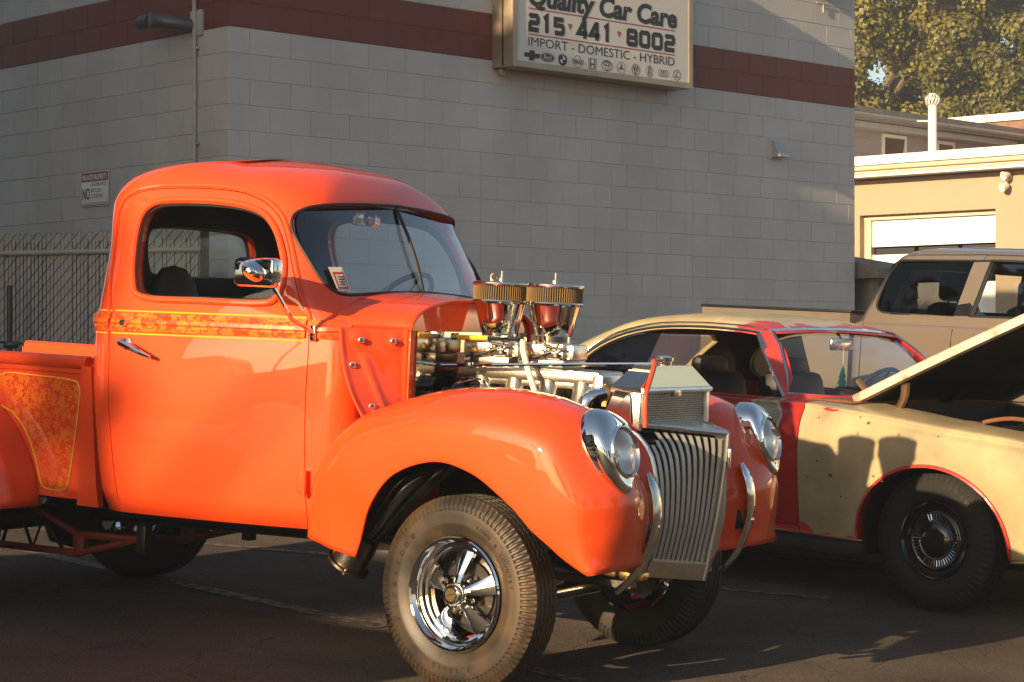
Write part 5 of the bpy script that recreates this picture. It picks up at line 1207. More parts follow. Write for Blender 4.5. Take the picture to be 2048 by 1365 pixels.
# wheels
def tyre_geo(b, R_, W_, rim, flutes=0, seg=180):
    hw = W_ / 2
    prof = [(rim, -hw * .62), (rim + .004, -hw * .80), (rim + .018, -hw * .90), (rim + .045, -hw * .985), (rim + .052, -hw * 1.0), (rim + .060, -hw * .99), (R_ - .070, -hw * 1.0), (R_ - .060, -hw * .99), (R_ - .052, -hw * .975), (R_ - .046, -hw * .965), (R_ - .020, -hw * .86), (R_ - .006, -hw * .74), (R_ - .001, -hw * .66)]
    tread = []
    for q in range(5):
        y0 = -hw * .62 + q * hw * .27
        tread += [(R_, y0), (R_, y0 + hw * .19), (R_ - .006, y0 + hw * .20), (R_ - .006, y0 + hw * .255)]
    full = prof + tread + [(r, -h) for r, h in reversed(prof)]
    rings = []
    for i, (r, h) in enumerate(full):
        rg = []
        for k in range(seg):
            a = 2 * pi * k / seg; rr = r; hh = h
            if flutes and i in (10, 11, len(full) - 11, len(full) - 12):
                rr = r - (.010 if (k * flutes * 2 // seg) % 2 else 0)
            if flutes and i in (9, len(full) - 10): hh = h * (.93 if (k * flutes * 2 // seg) % 2 else 1)
            if flutes and 13 <= i < len(full) - 13: hh = h + .0035 * sin(a * 60)
            rg.append(Vector((rr * cos(a), hh, rr * sin(a))))
        rings.append(rg)
    b.loft(rings, True)
def ring_text(b, txt, rad, y, a_mid, size, pitch, raise_=.0):
    n = len(txt)
    for i, ch in enumerate(txt):
        if ch == ' ': continue
        a = a_mid - (i - (n - 1) / 2) * pitch
        # letters stand with their feet toward the hub, reading clockwise seen from -y
        def fn(u, v, a=a): 
            rr = rad + v; aa = a - (u) / rad; return Vector((rr * cos(aa), y, rr * sin(aa)))
        text_geo(b, ch, size, fn, align='CENTER', bold=.0004)
def front_wheel(name, mtx, side):
    t = thing_part(name, mtx)
    return t
def make_front_wheel(s):
    wheel = bpy.data.objects.new('front_wheel', None); COL.objects.link(wheel); wheel.parent = truck
    wheel.matrix_local = Matrix.Translation((0, s * .70, .355)) @ Matrix.Rotation(radians(-7), 4, 'Z') @ (Matrix() if s < 0 else Matrix.Rotation(pi, 4, 'Z'))
    b = B(); tyre_geo(b, .355, .185, .206, 96, 384); ty = b.obj('tyre', 'tyre_rubber' if s < 0 else 'tyre_shaded', wheel, 24)
    b = B()
    yl = -.185 / 2 * 1.0 - .0012
    ring_text(b, 'Firestone', .262, yl, radians(170), .042, .15); ring_text(b, '7.10-15', .262, yl, radians(-88), .028, .10); ring_text(b, 'TOWN & COUNTRY', .262, yl, radians(40), .020, .075)
    b.obj('sidewall_lettering', 'tyre_black', ty, None)
    b = B()
    b.lathe([(.207, -.078), (.2095, -.084), (.204, -.090), (.196, -.088), (.190, -.078), (.185, -.072), (.181, -.058), (.172, -.054), (.168, -.040), (.160, -.036), (.157, -.018), (.156, .06), (.20, .075), (.207, .08)], at((0, 0, 0), (0, 1, 0)), 96); b.obj('rim', 'chrome', wheel, 30)
    for k in range(5):
        a = pi / 2 + .02 + 2 * pi * k / 5; rr = []
        for q in range(7):
            u = q / 6; r = .040 + .118 * u; w = .017 + .031 * u ** 1.3; y = -.070 + .050 * u; th = .014
            e = Vector((cos(a), 0, sin(a))); tn = Vector((-sin(a), 0, cos(a))); c = e * r
            rr.append([c + tn * w + Vector((0, y + th, 0)), c + tn * w * .86 + Vector((0, y + .002, 0)), c + tn * w * .30 + Vector((0, y - .006, 0)), c - tn * w * .30 + Vector((0, y - .006, 0)), c - tn * w * .86 + Vector((0, y + .002, 0)), c - tn * w + Vector((0, y + th, 0))])
        b = B(); b.loft(rr, True, True, True); b.obj('spoke', 'chrome', wheel, 30)
    b = B(); b.lathe([(.046, -.02), (.045, -.066), (.040, -.092), (.034, -.099), (.028, -.101), (.0, -.101)], at((0, 0, 0), (0, 1, 0)), 32); hc = b.obj('hub_cap', 'chrome', wheel, 30)
    b = B(); b.lathe([(0, -.1035), (.023, -.1035), (.025, -.101)], at((0, 0, 0), (0, 1, 0)), 24); b.obj('cap_badge', 'brass', hc)
    b = B(); b.add([(-.018, -.1042, -.007), (.018, -.1042, .003), (.018, -.1042, .009), (-.018, -.1042, -.001)], [(0, 1, 2, 3)]); b.obj('badge_band', 'print_black', hc, None)
    b = B()
    for k in range(5):
        a = pi / 2 + .02 + pi / 5 + 2 * pi * k / 5; b.lathe([(0, -.052), (.009, -.050), (.012, -.040), (.013, -.01)], Matrix.Translation((.066 * cos(a), 0, .066 * sin(a))) @ at((0, 0, 0), (0, 1, 0)), 6)
    b.obj('lug_nuts', 'chrome', wheel)
    b = B(); b.lathe([(0, .0), (.115, .0), (.118, .012), (.135, .02), (.135, .05), (0, .055)], at((0, 0, 0), (0, 1, 0)), 32); b.obj('brake_drum', 'exhaust_steel', wheel)
    b = B(); b.lathe([(0, .018), (.004, .018), (.0045, 0)], at((.176 * cos(-1.25), -.07, .176 * sin(-1.25)), (0, -1, 0)), 8); b.obj('valve_stem', 'black_metal', wheel)
    return wheel
for s in (-1, 1): make_front_wheel(s)
for s in (-1, 1):
    wheel = bpy.data.objects.new('rear_wheel', None); COL.objects.link(wheel); wheel.parent = truck; wheel.matrix_local = Matrix.Translation((-2.72, s * .72, .375)) @ (Matrix() if s < 0 else Matrix.Rotation(pi, 4, 'Z'))
    b = B(); tyre_geo(b, .375, .25, .206, 0, 96); b.obj('tyre', 'tyre_black', wheel, 40)
    b = B(); b.lathe([(.207, -.105), (.205, -.112), (.19, -.10), (.165, -.06), (.157, .0), (.156, .10), (.207, .11)], at((0, 0, 0), (0, 1, 0)), 48); b.obj('rim', 'chrome', wheel, 30)
    for k in range(5):
        a = pi / 2 + 2 * pi * k / 5; e = Vector((cos(a), 0, sin(a))); tn = Vector((-sin(a), 0, cos(a))); rr = []
        for q in range(4):
            u = q / 3; r = .04 + .118 * u; w = .017 + .031 * u; y = -.06 + .05 * u; c = e * r
            rr.append([c + tn * w + Vector((0, y + .014, 0)), c + tn * w * .5 + Vector((0, y - .004, 0)), c - tn * w * .5 + Vector((0, y - .004, 0)), c - tn * w + Vector((0, y + .014, 0))])
        b = B(); b.loft(rr, True, True, True); b.obj('spoke', 'chrome', wheel, 30)
    b = B(); b.lathe([(.05, .06), (.046, -.06), (.035, -.09), (0, -.092)], at((0, 0, 0), (0, 1, 0)), 24); b.obj('hub_cap', 'chrome', wheel, 30)

# bed
BY = .62; BX0, BX1 = -3.42, -1.872
for s in (-1, 1):
    b = B(); b.box(((BX0 + BX1) / 2, s * (BY - .015), .80), (BX1 - BX0, .03, .56)); bs = b.obj('bed_side', 'paint_orange', truck, None)
    b = B(); b.tube([(BX0, s * (BY + .008), 1.083), (BX1 - .03, s * (BY + .008), 1.083)], .028, 14); b.obj('bed_rail', 'paint_orange', bs)
    b = B(); b.box(((BX0 + BX1) / 2, s * (BY + .004), 1.050), (BX1 - BX0 - .01, .012, .03), bev=.004); b.obj('rail_lip', 'paint_orange', bs)
    b = B(); V = []
    for z, w, xf_ in ((.50, .115, -1.800), (.60, .095, -1.818), (1.07, .050, -1.868)):
        V.append([Vector((xf_ - w, s * (BY + .002), z)), Vector((xf_ - w, s * (BY + .035), z)), Vector((xf_, s * (BY + .035), z)), Vector((xf_, s * (BY + .002), z))])
    b.loft(V, True, True, True); b.obj('stake_post', 'paint_orange', bs, None)
    lp = [tuple(p) for p in catmull([(-2.42, .895), (-2.39, 1.005), (-2.2, 1.012), (-2.0, 1.004), (-1.962, .985), (-1.955, .94), (-1.975, .75), (-1.995, .60), (-2.02, .556), (-2.08, .552), (-2.13, .562), (-2.152, .60), (-2.175, .67), (-2.23, .775), (-2.30, .845)], 5, True)]
    y = s * (BY + .0025)
    b = B(); b.add([(u, y, v) for u, v in lp], [tuple(range(len(lp)))]); b.obj('lace_panel', 'paint_lace', bs, None)
    b = B(); b.tube([(u, y, v) for u, v in scale_poly(lp, .004)], .0034, 5, closed=True); b.obj('pinstripe', 'pinstripe', bs)
    # rear fender
    rows_ = []
    for k in range(50):
        a = radians(8 + 164 * k / 49); rc, rl = .625, .455
        ctrl = [(BY - .005, rc - .004), (BY + .07, rc), (BY + .16, rc - .018), (BY + .215, rc - .07), (BY + .235, rl + .04), (BY + .230, rl), (BY + .205, rl + .006)]
        rows_.append([Vector((-2.75 + p[1] * cos(a) * .98, s * p[0], .39 + p[1] * sin(a) * .98)) for p in catmull(ctrl, 4)])
    b = B(); b.loft(rows_, False); solidify(b.obj('rear_fender', 'paint_orange', truck, 60), .005, 0)
b = B(); b.box(((BX0 + BX1) / 2, 0, .60), (BX1 - BX0 - .02, 2 * BY - .062, .03)); b.obj('bed_floor', 'paint_orange', truck, None)
b = B(); b.box((BX1 - .015, 0, .83), (.03, 2 * BY - .064, .44)); b.tube([(BX1 - .015, -BY + .05, 1.06), (BX1 - .015, BY - .05, 1.06)], .02, 8); b.obj('bed_front_panel', 'paint_orange', truck)
b = B(); b.box((BX0 - .016, 0, .80), (.03, 2 * BY - .02, .50), bev=.004); b.obj('tailgate', 'paint_orange', truck)
b = B(); b.box((BX1 - .06, -.45, 1.095), (.11, .26, .012), bev=.003); b.obj('tread_plate', 'aluminium', truck)
# chassis, axle, ladder bars, exhaust
for s in (-1, 1):
    b = B(); b.tube([(.40, s * .33, .45), (-.3, s * .36, .51), (-1.8, s * .38, .51), (-3.3, s * .40, .53)], .038, 8); b.obj('frame_rail', 'black_metal', truck)
b = B(); b.box((-1.2, 0, .52), (1.1, .80, .05)); b.box((-.78, 0, .40), (.3, .5, .1), bev=.02); b.tube([(-.4, 0, .45), (-2.4, 0, .40)], .05, 10); b.obj('underbody', 'black_metal', truck)
b = B(); b.tube([(0, -.66, .34), (.02, -.35, .30), (.02, .35, .30), (0, .66, .34)], .036, 12); b.obj('front_axle', 'chrome_dull', truck)
b = B(); b.tube([(-2.52, -.6, .375), (-2.52, .6, .375)], .05, 10); b.lathe([(0, -.16), (.1, -.13), (.15, 0), (.1, .13), (0, .16)], Matrix.Translation((-2.52, 0, .375)), 16); b.obj('rear_axle', 'black_metal', truck)
b = B(); b.box((.03, -.33, .40), (.9, .05, .025)); b.box((.03, .33, .40), (.9, .05, .025)); b.obj('leaf_spring', 'exhaust_steel', truck)
b = B(); b.box((.40, -.36, .45), (.06, .04, .05), bev=.01); b.box((.50, -.37, .44), (.10, .06, .03), bev=.008); b.obj('spring_shackle', 'brass', truck)
for s in (-1, 1):
    y = s * .36; b = B(); A = [(-2.62, .25), (-2.16, .255), (-1.82, .345)]; C_ = [(-2.62, .50), (-2.30, .385), (-2.16, .335), (-1.82, .345)]
    b.tube([(x, y, z) for x, z in A], .016, 8); b.tube([(x, y, z) for x, z in C_], .016, 8)
    b.box((-2.15, y, .295), (.06, .03, .09), bev=.006); ld = b.obj('ladder_bar', 'bar_orange_shaded', truck)
    b = B(); top_ = lambda x: .50 - (x + 2.62) * .36
    zz = [(-2.60, .25), (-2.53, .46), (-2.42, .252), (-2.36, .40), (-2.24, .254)]
    b.tube([(x, y, z) for x, z in zz], .009, 6); b.obj('lattice', 'black_metal', ld)
    b = B(); b.box((-1.80, y, .35), (.05, .05, .12), bev=.006); b.obj('bar_mount', 'black_metal', ld)
for s in (-1, 1):
    b = B()
    for k, (dx, dy) in enumerate(((0, 0), (.055, -.01), (.03, .05), (.085, .045))):
        b.tube(catmull([(-.12 + .06 * k, s * .25, .84), (-.22 + dx, s * (.50 + dy), .82), (-.31 + dx, s * (.685 - dy), .74), (-.44 + dx * .6, s * (.70 - dy * .6), .56), (-.50 + dx * .3, s * .70, .475)], 5), .030, 12)
    b.obj('header_pipe', 'black_gloss', truck)
    d = Vector((-.52, 0, -.85)).normalized(); p0 = Vector((-.470, s * .70, .500)); M_ = Matrix.Translation(p0) @ rot_to(d)
    b = B(); b.lathe([(.060, -.02), (.066, .02), (.067, .05), (.069, .105), (.084, .107), (.085, .116), (.062, .117), (.060, .08), (.0, .06)], M_, 28); co = b.obj('collector', 'exhaust_steel', truck)
    b = B()
    for k in range(3): a = 2.1 * k; b.lathe([(0, .012), (.006, .012), (.006, -.012)], M_ @ Matrix.Translation((.076 * cos(a), .076 * sin(a), .112)), 6)
    b.obj('flange_bolt', 'brass', co)
b = B(); b.box((-.02, -.30, .83), (.10, .04, .10), bev=.01); b.lathe([(0, .13), (.028, .13), (.032, .10), (.032, 0)], Matrix.Translation((.285, -.56, .70)), 14); b.obj('shock_reservoir', 'white_enamel', truck)

# ================================================================= RED AND PRIMER COUPE
def gframe(yaw):
    n = Vector((0.04521426, -0.0263576, 0.99862953)); u = Vector((cos(yaw), -sin(yaw), 0)); u = (u - n * u.dot(n)).normalized(); v = n.cross(u)
    return Matrix(((u.x, v.x, n.x), (u.y, v.y, n.y), (u.z, v.z, n.z)))
def place(yaw, pw, pl):
    Rm = gframe(yaw); o = Vector(pw) - Rm @ Vector(pl); return Matrix.Translation(o) @ Rm.to_4x4()
GM = place(radians(45.5), (2.069, 10.15, .326), (0, -.80, .34))
coupe = thing('muscle_coupe', 'worn red and cream primer two door coupe with its hood raised', 'car', GM)
ST = [  # x, bottom half width, max hw, top hw, z bottom, z max, z top, crown
    (-3.82, .70, .80, .74, .42, .62, .86, .02), (-3.76, .78, .86, .80, .36, .62, .89, .025), (-3.5, .84, .92, .86, .28, .62, .925, .03), (-2.7, .88, .955, .89, .23, .64, .965, .03), (-1.9, .89, .955, .885, .22, .64, .955, .02),
    (-1.1, .89, .955, .89, .22, .64, .952, .02), (-.80, .89, .955, .90, .22, .64, .955, .02), (-.3, .89, .955, .905, .22, .65, .925, .02), (0, .89, .955, .905, .24, .66, .897, .02), (.5, .89, .955, .90, .28, .64, .860, .015), (.85, .86, .93, .88, .32, .60, .815, .01), (.98, .78, .86, .82, .38, .58, .775, .01)]
def car_ring(x, wb, wm, wt, zb, zm, zt, cr):
    half = catmull([(0, zb), (wb - .10, zb), (wb - .02, zb + .015), (wb + .01, zb + .06), (wm, zm), (wm - .006, (zm + zt) / 2 + .03), (wt + .012, zt - .035), (wt - .02, zt - .004), (wt * .6, zt + cr * .8), (0, zt + cr)], 4)
    return [Vector((x, p[0], p[1])) for p in half] + [Vector((x, -p[0], p[1])) for p in half[-2:0:-1]]
def dense2(tab, xs):
    cols = list(zip(*tab)); return [[x] + [interp(list(zip(cols[0], c)), x) for c in cols[1:]] for x in xs]
xs = sorted(set([-3.82, -3.79, -3.76, -3.7] + [round(-3.6 + .1 * k, 3) for k in range(44)] + [.75, .8, .85, .9, .94, .98]))
body0 = B().loft([car_ring(*r) for r in dense2(ST, xs)], True, True, True).mesh('body0')
def cyl_y(cx, cz, rx, rz, y0, y1, n=48, flat=None):
    P = [(cx + rx * cos(2 * pi * k / n), cz + rz * sin(2 * pi * k / n)) for k in range(n)]
    if flat is not None: P = [(x, z) for x, z in P]
    return yprism(P, y0, y1)
def boxm(x0, x1, y0, y1, z0, z1):
    bb = B(); bb.box(((x0 + x1) / 2, (y0 + y1) / 2, (z0 + z1) / 2), (x1 - x0, y1 - y0, z1 - z0)); return bb.mesh('c')
ARX, ARZ = .425, .365
cuts = [cyl_y(.02, .325, ARX, ARZ, s * .55, s * 1.2) for s in (-1, 1)] + [cyl_y(-2.83, .33, .41, .34, s * .55, s * 1.2) for s in (-1, 1)]
bay = [(-.52, -.56), (.30, -.66), (.78, -.62), (.78, .62), (.30, .66), (-.52, .56)]
bay_m = B().prism(bay, lambda u, v: (u, v, .45), lambda u, v: (u, v, 1.3)).mesh('c')
cabin = B().prism([(-2.55, -.70), (-1.0, -.80), (-.98, .80), (-2.55, .70)], lambda u, v: (u, v, .34), lambda u, v: (u, v, 1.3)).mesh('c')
DR = [(-.775, .33), (-.780, 1.2), (-2.02, 1.2), (-1.98, .33)]
solid = boolean(body0, cuts + [bay_m, cabin])
dcut = [yprism(scale_poly(DR, .004), s * .80, s * 1.3) for s in (-1, 1)]
FN_ = [(-.765, .27), (-.765, 1.2), (1.2, 1.2), (1.2, .2), (-.35, .2), (-.42, .30)]
rear_m = boolean(solid, dcut + [yprism([(-.772, .24), (-.772, 1.3), (1.3, 1.3), (1.3, .1), (-.36, .1), (-.42, .24)], -1.3, 1.3)])
def well_cut():
    bb = B()
    for c in cuts + [bay_m]: bb.add([v.co.copy() for v in c.vertices], [tuple(p.vertices) for p in c.polygons])
    return bb.mesh('wells')
wells = well_cut()
body_o = line_inside(link('body', inherit_normals(rear_m, body0), 'red_old', coupe, None), wells, 'dark_trim')
fen_m = boolean(solid, [yprism([(-.766, .262), (-.766, 1.3), (1.3, 1.3), (1.3, .1), (-.36, .1), (-.405, .262)], -1.3, 1.3)], 'INTERSECT')
line_inside(link('front_fender', inherit_normals(fen_m, body0), 'primer_cream', coupe, None), wells, 'dark_trim')
bvh0 = bvh(body0)
for s in (-1, 1):
    dm = boolean(solid, [yprism(DR, s * .80, s * 1.3)], 'INTERSECT'); do = link('door', inherit_normals(dm, body0), 'door_red', coupe, None)
    gt = bvh(body0)
    p = on_side(-1.86, .86, .012, s, gt); b = B(); b.box(p, (.16, .022, .028), bev=.008); b.obj('handle', 'chrome', do)
    # red arch lip
    pts = [(.02 + (ARX + .004) * cos(radians(a)), .325 + (ARZ + .004) * sin(radians(a))) for a in range(-6, 187, 6)]
    b = B(); rr = []
    for x, z in pts:
        q = on_side(x, max(z, .27), .004, s, gt); e = Vector((x - .02, 0, (z - .325))).normalized()
        rr.append([q + e * .010 + Vector((0, 0, 0)), q + e * .004 + Vector((0, s * .004, 0)), q - e * .004 + Vector((0, s * .006, 0)), q - e * .006 - Vector((0, s * .05, 0))])
    b.loft(rr, False); solidify(b.obj('arch_lip', 'red_old', coupe, 60), .004, 0)
    b = B(); b.box((-1.35, s * .885, .245), (1.95, .05, .085), bev=.02); b.obj('rocker_panel', 'dark_trim', coupe)
    b = B(); b.box((-1.35, s * .915, .292), (1.95, .012, .014), bev=.004); b.obj('rocker_trim', 'chrome_dull', coupe)
for s in (-1, 1):
    b = B(); rr = []
    for k in range(9):
        x = -.762 + .36 * k / 8; rr.append([on_side(x, z, .0025, s, bvh0) for z in (.265, .30 + .012 * sin(k * 2.1) + .05 * max(0, 1 - k / 2.5))])
    b.loft(rr, False); b.obj('red_sill_edge', 'red_old', coupe, None)
# fender badge
gt = bvh(body0)
def side_disc(b, x, z, rx, rz, off, s=-1, n=18): b.add([on_side(x + rx * cos(2 * pi * k / n), z + rz * sin(2 * pi * k / n), off, s, gt) for k in range(n)], [tuple(range(n))])
# greenhouse
GH = [(.93, -3.05, -.90, .84, .83, .25, .22, .24), (1.00, -2.95, -.945, .805, .80, .26, .20, .22), (1.10, -2.80, -1.04, .75, .745, .26, .18, .17), (1.20, -2.62, -1.15, .692, .69, .26, .16, .12), (1.285, -2.44, -1.26, .638, .635, .26, .15, .07),
      (1.315, -2.36, -1.315, .605, .60, .26, .16, .06), (1.345, -2.24, -1.40, .545, .54, .26, .2, .05), (1.368, -2.06, -1.54, .44, .43, .22, .2, .04), (1.382, -1.94, -1.68, .27, .26, .12, .12, .02), (1.387, -1.86, -1.76, .09, .09, .04, .04, 0)]
ghz = [.93, .965, 1.0, 1.05, 1.1, 1.15, 1.2, 1.24, 1.285, 1.30, 1.315, 1.33, 1.345, 1.358, 1.368, 1.376, 1.382, 1.387]
gh_o = B().loft([quad_ring(*r) for r in dense(GH, ghz)], True, True, True).mesh('gh')
gi = .04
gh_i = B().loft([quad_ring(z - (.03 if z > 1.25 else 0) - (.06 if z < .95 else 0), xr + gi, xf - gi, a - gi, c - gi, max(.03, e - .02), max(.03, f_ - .02), g_) for z, xr, xf, a, c, e, f_, g_ in dense(GH, ghz) if c > .3], True, True, True).mesh('ghi')
gh_tree = bvh(gh_o)
def gfront(y, z, off=0.0):
    loc, n, fi, d = gh_tree.ray_cast(Vector((2, y, z)), Vector((-1, 0, 0)));
    if loc is None: return Vector((-1.2, y, z))
    if n.x < 0: n = -n
    return loc + n * off
def grear(y, z, off=0.0):
    loc, n, fi, d = gh_tree.ray_cast(Vector((-5, y, z)), Vector((1, 0, 0)));
    if loc is None: return Vector((-2.4, y, z))
    if n.x > 0: n = -n
    return loc + n * off
SW_ = [tuple(p) for p in catmull([(-1.005, .957), (-1.07, 1.03), (-1.23, 1.19), (-1.325, 1.272)], 3)] + [tuple(p) for p in catmull([(-1.42, 1.282), (-1.7, 1.288), (-2.0, 1.275), (-2.22, 1.232), (-2.38, 1.16), (-2.47, 1.07), (-2.44, 1.0), (-2.30, .955)], 3)]
WSG = [(-.768, .985), (-.703, 1.06), (-.603, 1.21), (-.558, 1.282), (-.30, 1.297), (0, 1.301), (.30, 1.297), (.558, 1.282), (.603, 1.21), (.703, 1.06), (.768, .985), (.4, .975), (0, .972), (-.4, .975)]
WSR = [(-.62, 1.01), (-.52, 1.20), (-.42, 1.24), (.42, 1.24), (.52, 1.20), (.62, 1.01)]
gshell = boolean(gh_o, [gh_i])
gm = boolean(gshell, [yprism(SW_, -1.2, 1.2), xprism(WSG, -1.6, 0), xprism(WSR, -3.3, -2.2)])
roof_o = line_inside(link('roof', inherit_normals(gm, gh_o), 'roof_worn', coupe, None), gh_i, 'vinyl_black')
b = B(); P = [gfront(y, z, -.01) for y, z in WSG]; b.add(P + [gfront(0, 1.13, -.01)], [(i, (i + 1) % len(P), len(P)) for i in range(len(P))]); b.obj('windscreen', 'glass_clear', coupe, 60)
b = B(); b.tube([gfront(y, z, .004) for y, z in scale_poly(WSG, .012)], .012, 6, closed=True); b.obj('windscreen_trim', 'chrome', coupe)
b = B(); P = [grear(y, z, -.01) for y, z in WSR]; b.add(P, [tuple(range(len(P)))]); b.obj('rear_glass', 'glass_tint', coupe, None)
for s in (-1, 1):
    b = B(); b.tube([on_side(x, z, .004, s, gh_tree) for x, z in scale_poly(SW_, .010)[6:-2]], .009, 6); b.tube([on_side(x, z, .012, s, gh_tree) for x, z in scale_poly(SW_, .026)[9:-4]], .005, 6); b.obj('roof_rail_trim', 'chrome_dull', coupe)
    q = [p for p in SW_ if p[0] < -1.95] + [(-2.02, .955)]
    P = [on_side(x, z, -.02, s, gh_tree) for x, z in q]; b = B(); b.add(P, [tuple(range(len(P)))]); b.obj('quarter_glass', 'glass_dark', coupe, None)
    P = [on_side(x, z, .001, s, gh_tree) for x, z in ((-1.000, .96), (-1.225, 1.18), (-1.325, 1.275))]; b = B(); b.tube(P, .010, 6); b.obj('pillar_trim', 'chrome_dull', coupe)
for s in (-1, 1):
    b = B(); b.box((-1.80, s * .36, .78), (.16, .48, .56), Matrix.Rotation(radians(-14), 3, 'Y'), bev=.06); b.box((-1.60, s * .36, .52), (.5, .48, .16), bev=.05); st_ = b.obj('seat', 'vinyl_black', coupe)
    b = B(); b.box((-1.87, s * .36, 1.07), (.09, .26, .14), bev=.04); b.obj('headrest', 'vinyl_black', st_)
b = B(); b.box((-2.42, 0, .76), (.16, 1.2, .48), Matrix.Rotation(radians(-20), 3, 'Y'), bev=.06); b.obj('rear_seat', 'vinyl_black', coupe)
b = B(); b.box((-1.0, 0, .90), (.30, 1.5, .14), bev=.05); b.obj('dashboard', 'vinyl_black', coupe)
b = B(); cw = Matrix.Translation((-1.27, .36, .955)) @ rot_to((-.8, 0, .6)); b.tube([cw @ Vector((.19 * cos(2 * pi * k / 26), .19 * sin(2 * pi * k / 26), 0)) for k in range(26)], .013, 8, closed=True); b.tube([cw @ Vector((-.19, 0, 0)), cw @ Vector((.19, 0, 0))], .010, 6); b.obj('steering_wheel', 'vinyl_black', coupe)
b = B(); b.box((-1.25, .02, 1.235), (.02, .25, .065), Matrix.Rotation(radians(8), 3, 'Z'), bev=.015); b.tube([(-1.25, .02, 1.26), (-1.30, .02, 1.315)], .008, 6); rm = b.obj('rear_view_mirror', 'chrome_dull', coupe)
b = B(); b.tube([(-1.22, .0, 1.215), (-1.22, .0, 1.13)], .002, 4)
b.obj('freshener_string', 'paper_white', coupe)
tree_poly = [(-.012, 0), (.012, 0), (.012, .02), (.05, .025), (.030, .055), (.046, .06), (.026, .09), (.038, .095), (.018, .125), (.024, .13), (0, .165), (-.024, .13), (-.018, .125), (-.038, .095), (-.026, .09), (-.046, .06), (-.030, .055), (-.05, .025), (-.012, .02)]
fr_ = B().prism([(u * .9, v * .95 + .965) for u, v in tree_poly], lambda u, v: (-1.2215, u, v), lambda u, v: (-1.2185, u, v)).obj('air_freshener', 'air_freshener', None, None)
fr_.matrix_world = GM; tag(fr_, 'green tree shaped air freshener hanging from the coupe rear view mirror', 'air freshener')
# raised hood: hinged at its rear edge
HA = radians(26.0); HM = Matrix.Translation((-.60, 0, .975)) @ Matrix.Rotation(-HA, 4, 'Y')
def hood_pt(u, y, d): return HM @ Vector((u, y, d))
rings = []
for k in range(17):
    u = -.02 + 1.52 * k / 16; w = .700 - .035 * (u / 1.5) ** 2; rg = []
    n = 16
    for j in range(n + 1): y = -w + 2 * w * j / n; rg.append(hood_pt(u, y, .028 + .040 * (1 - (y / w) ** 2) - .030 * (u / 1.5) ** 2))
    rings.append(rg)
b = B(); b.loft(rings, False); hd = b.obj('hood', 'primer_cream', coupe, 60); solidify(hd, .006)
b = B()
for s in (-1, 1):
    rr = []
    for k in range(17):
        u = -.02 + 1.52 * k / 16; w = .700 - .035 * (u / 1.5) ** 2; e = -.030 * (u / 1.5) ** 2
        rr.append([hood_pt(u, s * w, .030 + e), hood_pt(u, s * (w + .007), .018 + e), hood_pt(u, s * (w + .004), -.012 + e), hood_pt(u, s * (w - .03), -.016 + e)])
    b.loft(rr, False)
solidify(b.obj('hood_edge', 'hood_edge', hd, 60), .004, 0)
b = B(); rr = []
for k in range(17):
    u = 0 + 1.48 * k / 16; w = .668 - .035 * (u / 1.5) ** 2; rg = []
    for j in range(25):
        y = -w + 2 * w * j / 24; d = -.014 - .030 * (u / 1.5) ** 2
        if abs(y) < .50 * w / .66 and .16 < u < 1.30: d += .030
        if abs(y) < .045: d -= .022
        rg.append(hood_pt(u, y, d))
    rr.append(rg)
b.loft(rr, False); solidify(b.obj('hood_liner', 'liner_black', hd, 30), .004)
for s in (-1, 1):
    b = B(); A0 = Vector((-.47, s * .60, .86)); A1 = HM @ Vector((.27, s * .645, -.02)); m_ = A0.lerp(A1, .55) + Vector((.03, 0, .01))
    P = catmull([A0, m_, A1], 6); rr = []
    for p in P: rr.append([p + Vector((-.024, 0, 0)), p + Vector((-.018, s * .014, 0)), p + Vector((-.008, s * .004, 0)), p + Vector((.008, s * .004, 0)), p + Vector((.018, s * .014, 0)), p + Vector((.024, 0, 0)), p + Vector((0, -s * .008, 0))])
    b.loft(rr, True, True, True); b.lathe([(0, .012), (.026, .012), (.03, 0)], at(A0 + Vector((0, s * .006, .01)), (0, s, 0)), 12); hg = b.obj('hood_hinge', 'hinge_brown', coupe)
    b = B(); h0, h1 = A0 + Vector((-.02, 0, .02)), A0 + Vector((-.22, -s * .02, .03)); b.tube([h0.lerp(h1, k / 90) + Vector((0, .022 * cos(k * .9), .022 * sin(k * .9))) for k in range(91)], .005, 5); b.obj('hinge_spring', 'hinge_brown', hg)
    b = B(); B1 = Vector((-.60, s * .62, .90)); b.tube(catmull([B1, B1 + Vector((.0, 0, .10)), B1 + Vector((-.06, 0, .17))], 5), .018, 6); b.obj('hinge_arm', 'hinge_brown', hg)
# cowl, wipers
V = [[Vector((x, y, z + .012 * (1 - (y / .8) ** 2))) for y in [-.80 + 1.6 * k / 12 for k in range(13)]] for x, z in ((-.84, .965), (-.74, .966), (-.56, .962))]
b = B(); b.loft(V, False); solidify(b.obj('cowl_panel', 'rust', coupe, 60), .006)
b = B()
for k in range(24): y = -.62 + .052 * k; b.box((-.60, y, .974), (.05, .018, .006))
b.obj('cowl_vent', 'dark_trim', coupe)
b = B()
for y0 in (-.42, .16): b.tube([(-.66, y0, .985), gfront(y0 - .15, 1.005, .02), gfront(y0 + .28, 1.012, .02)], .006, 6); b.tube([gfront(y0 - .17, .998, .016), gfront(y0 + .30, 1.012, .016)], .007, 6)
b.obj('wiper', 'black_metal', coupe)
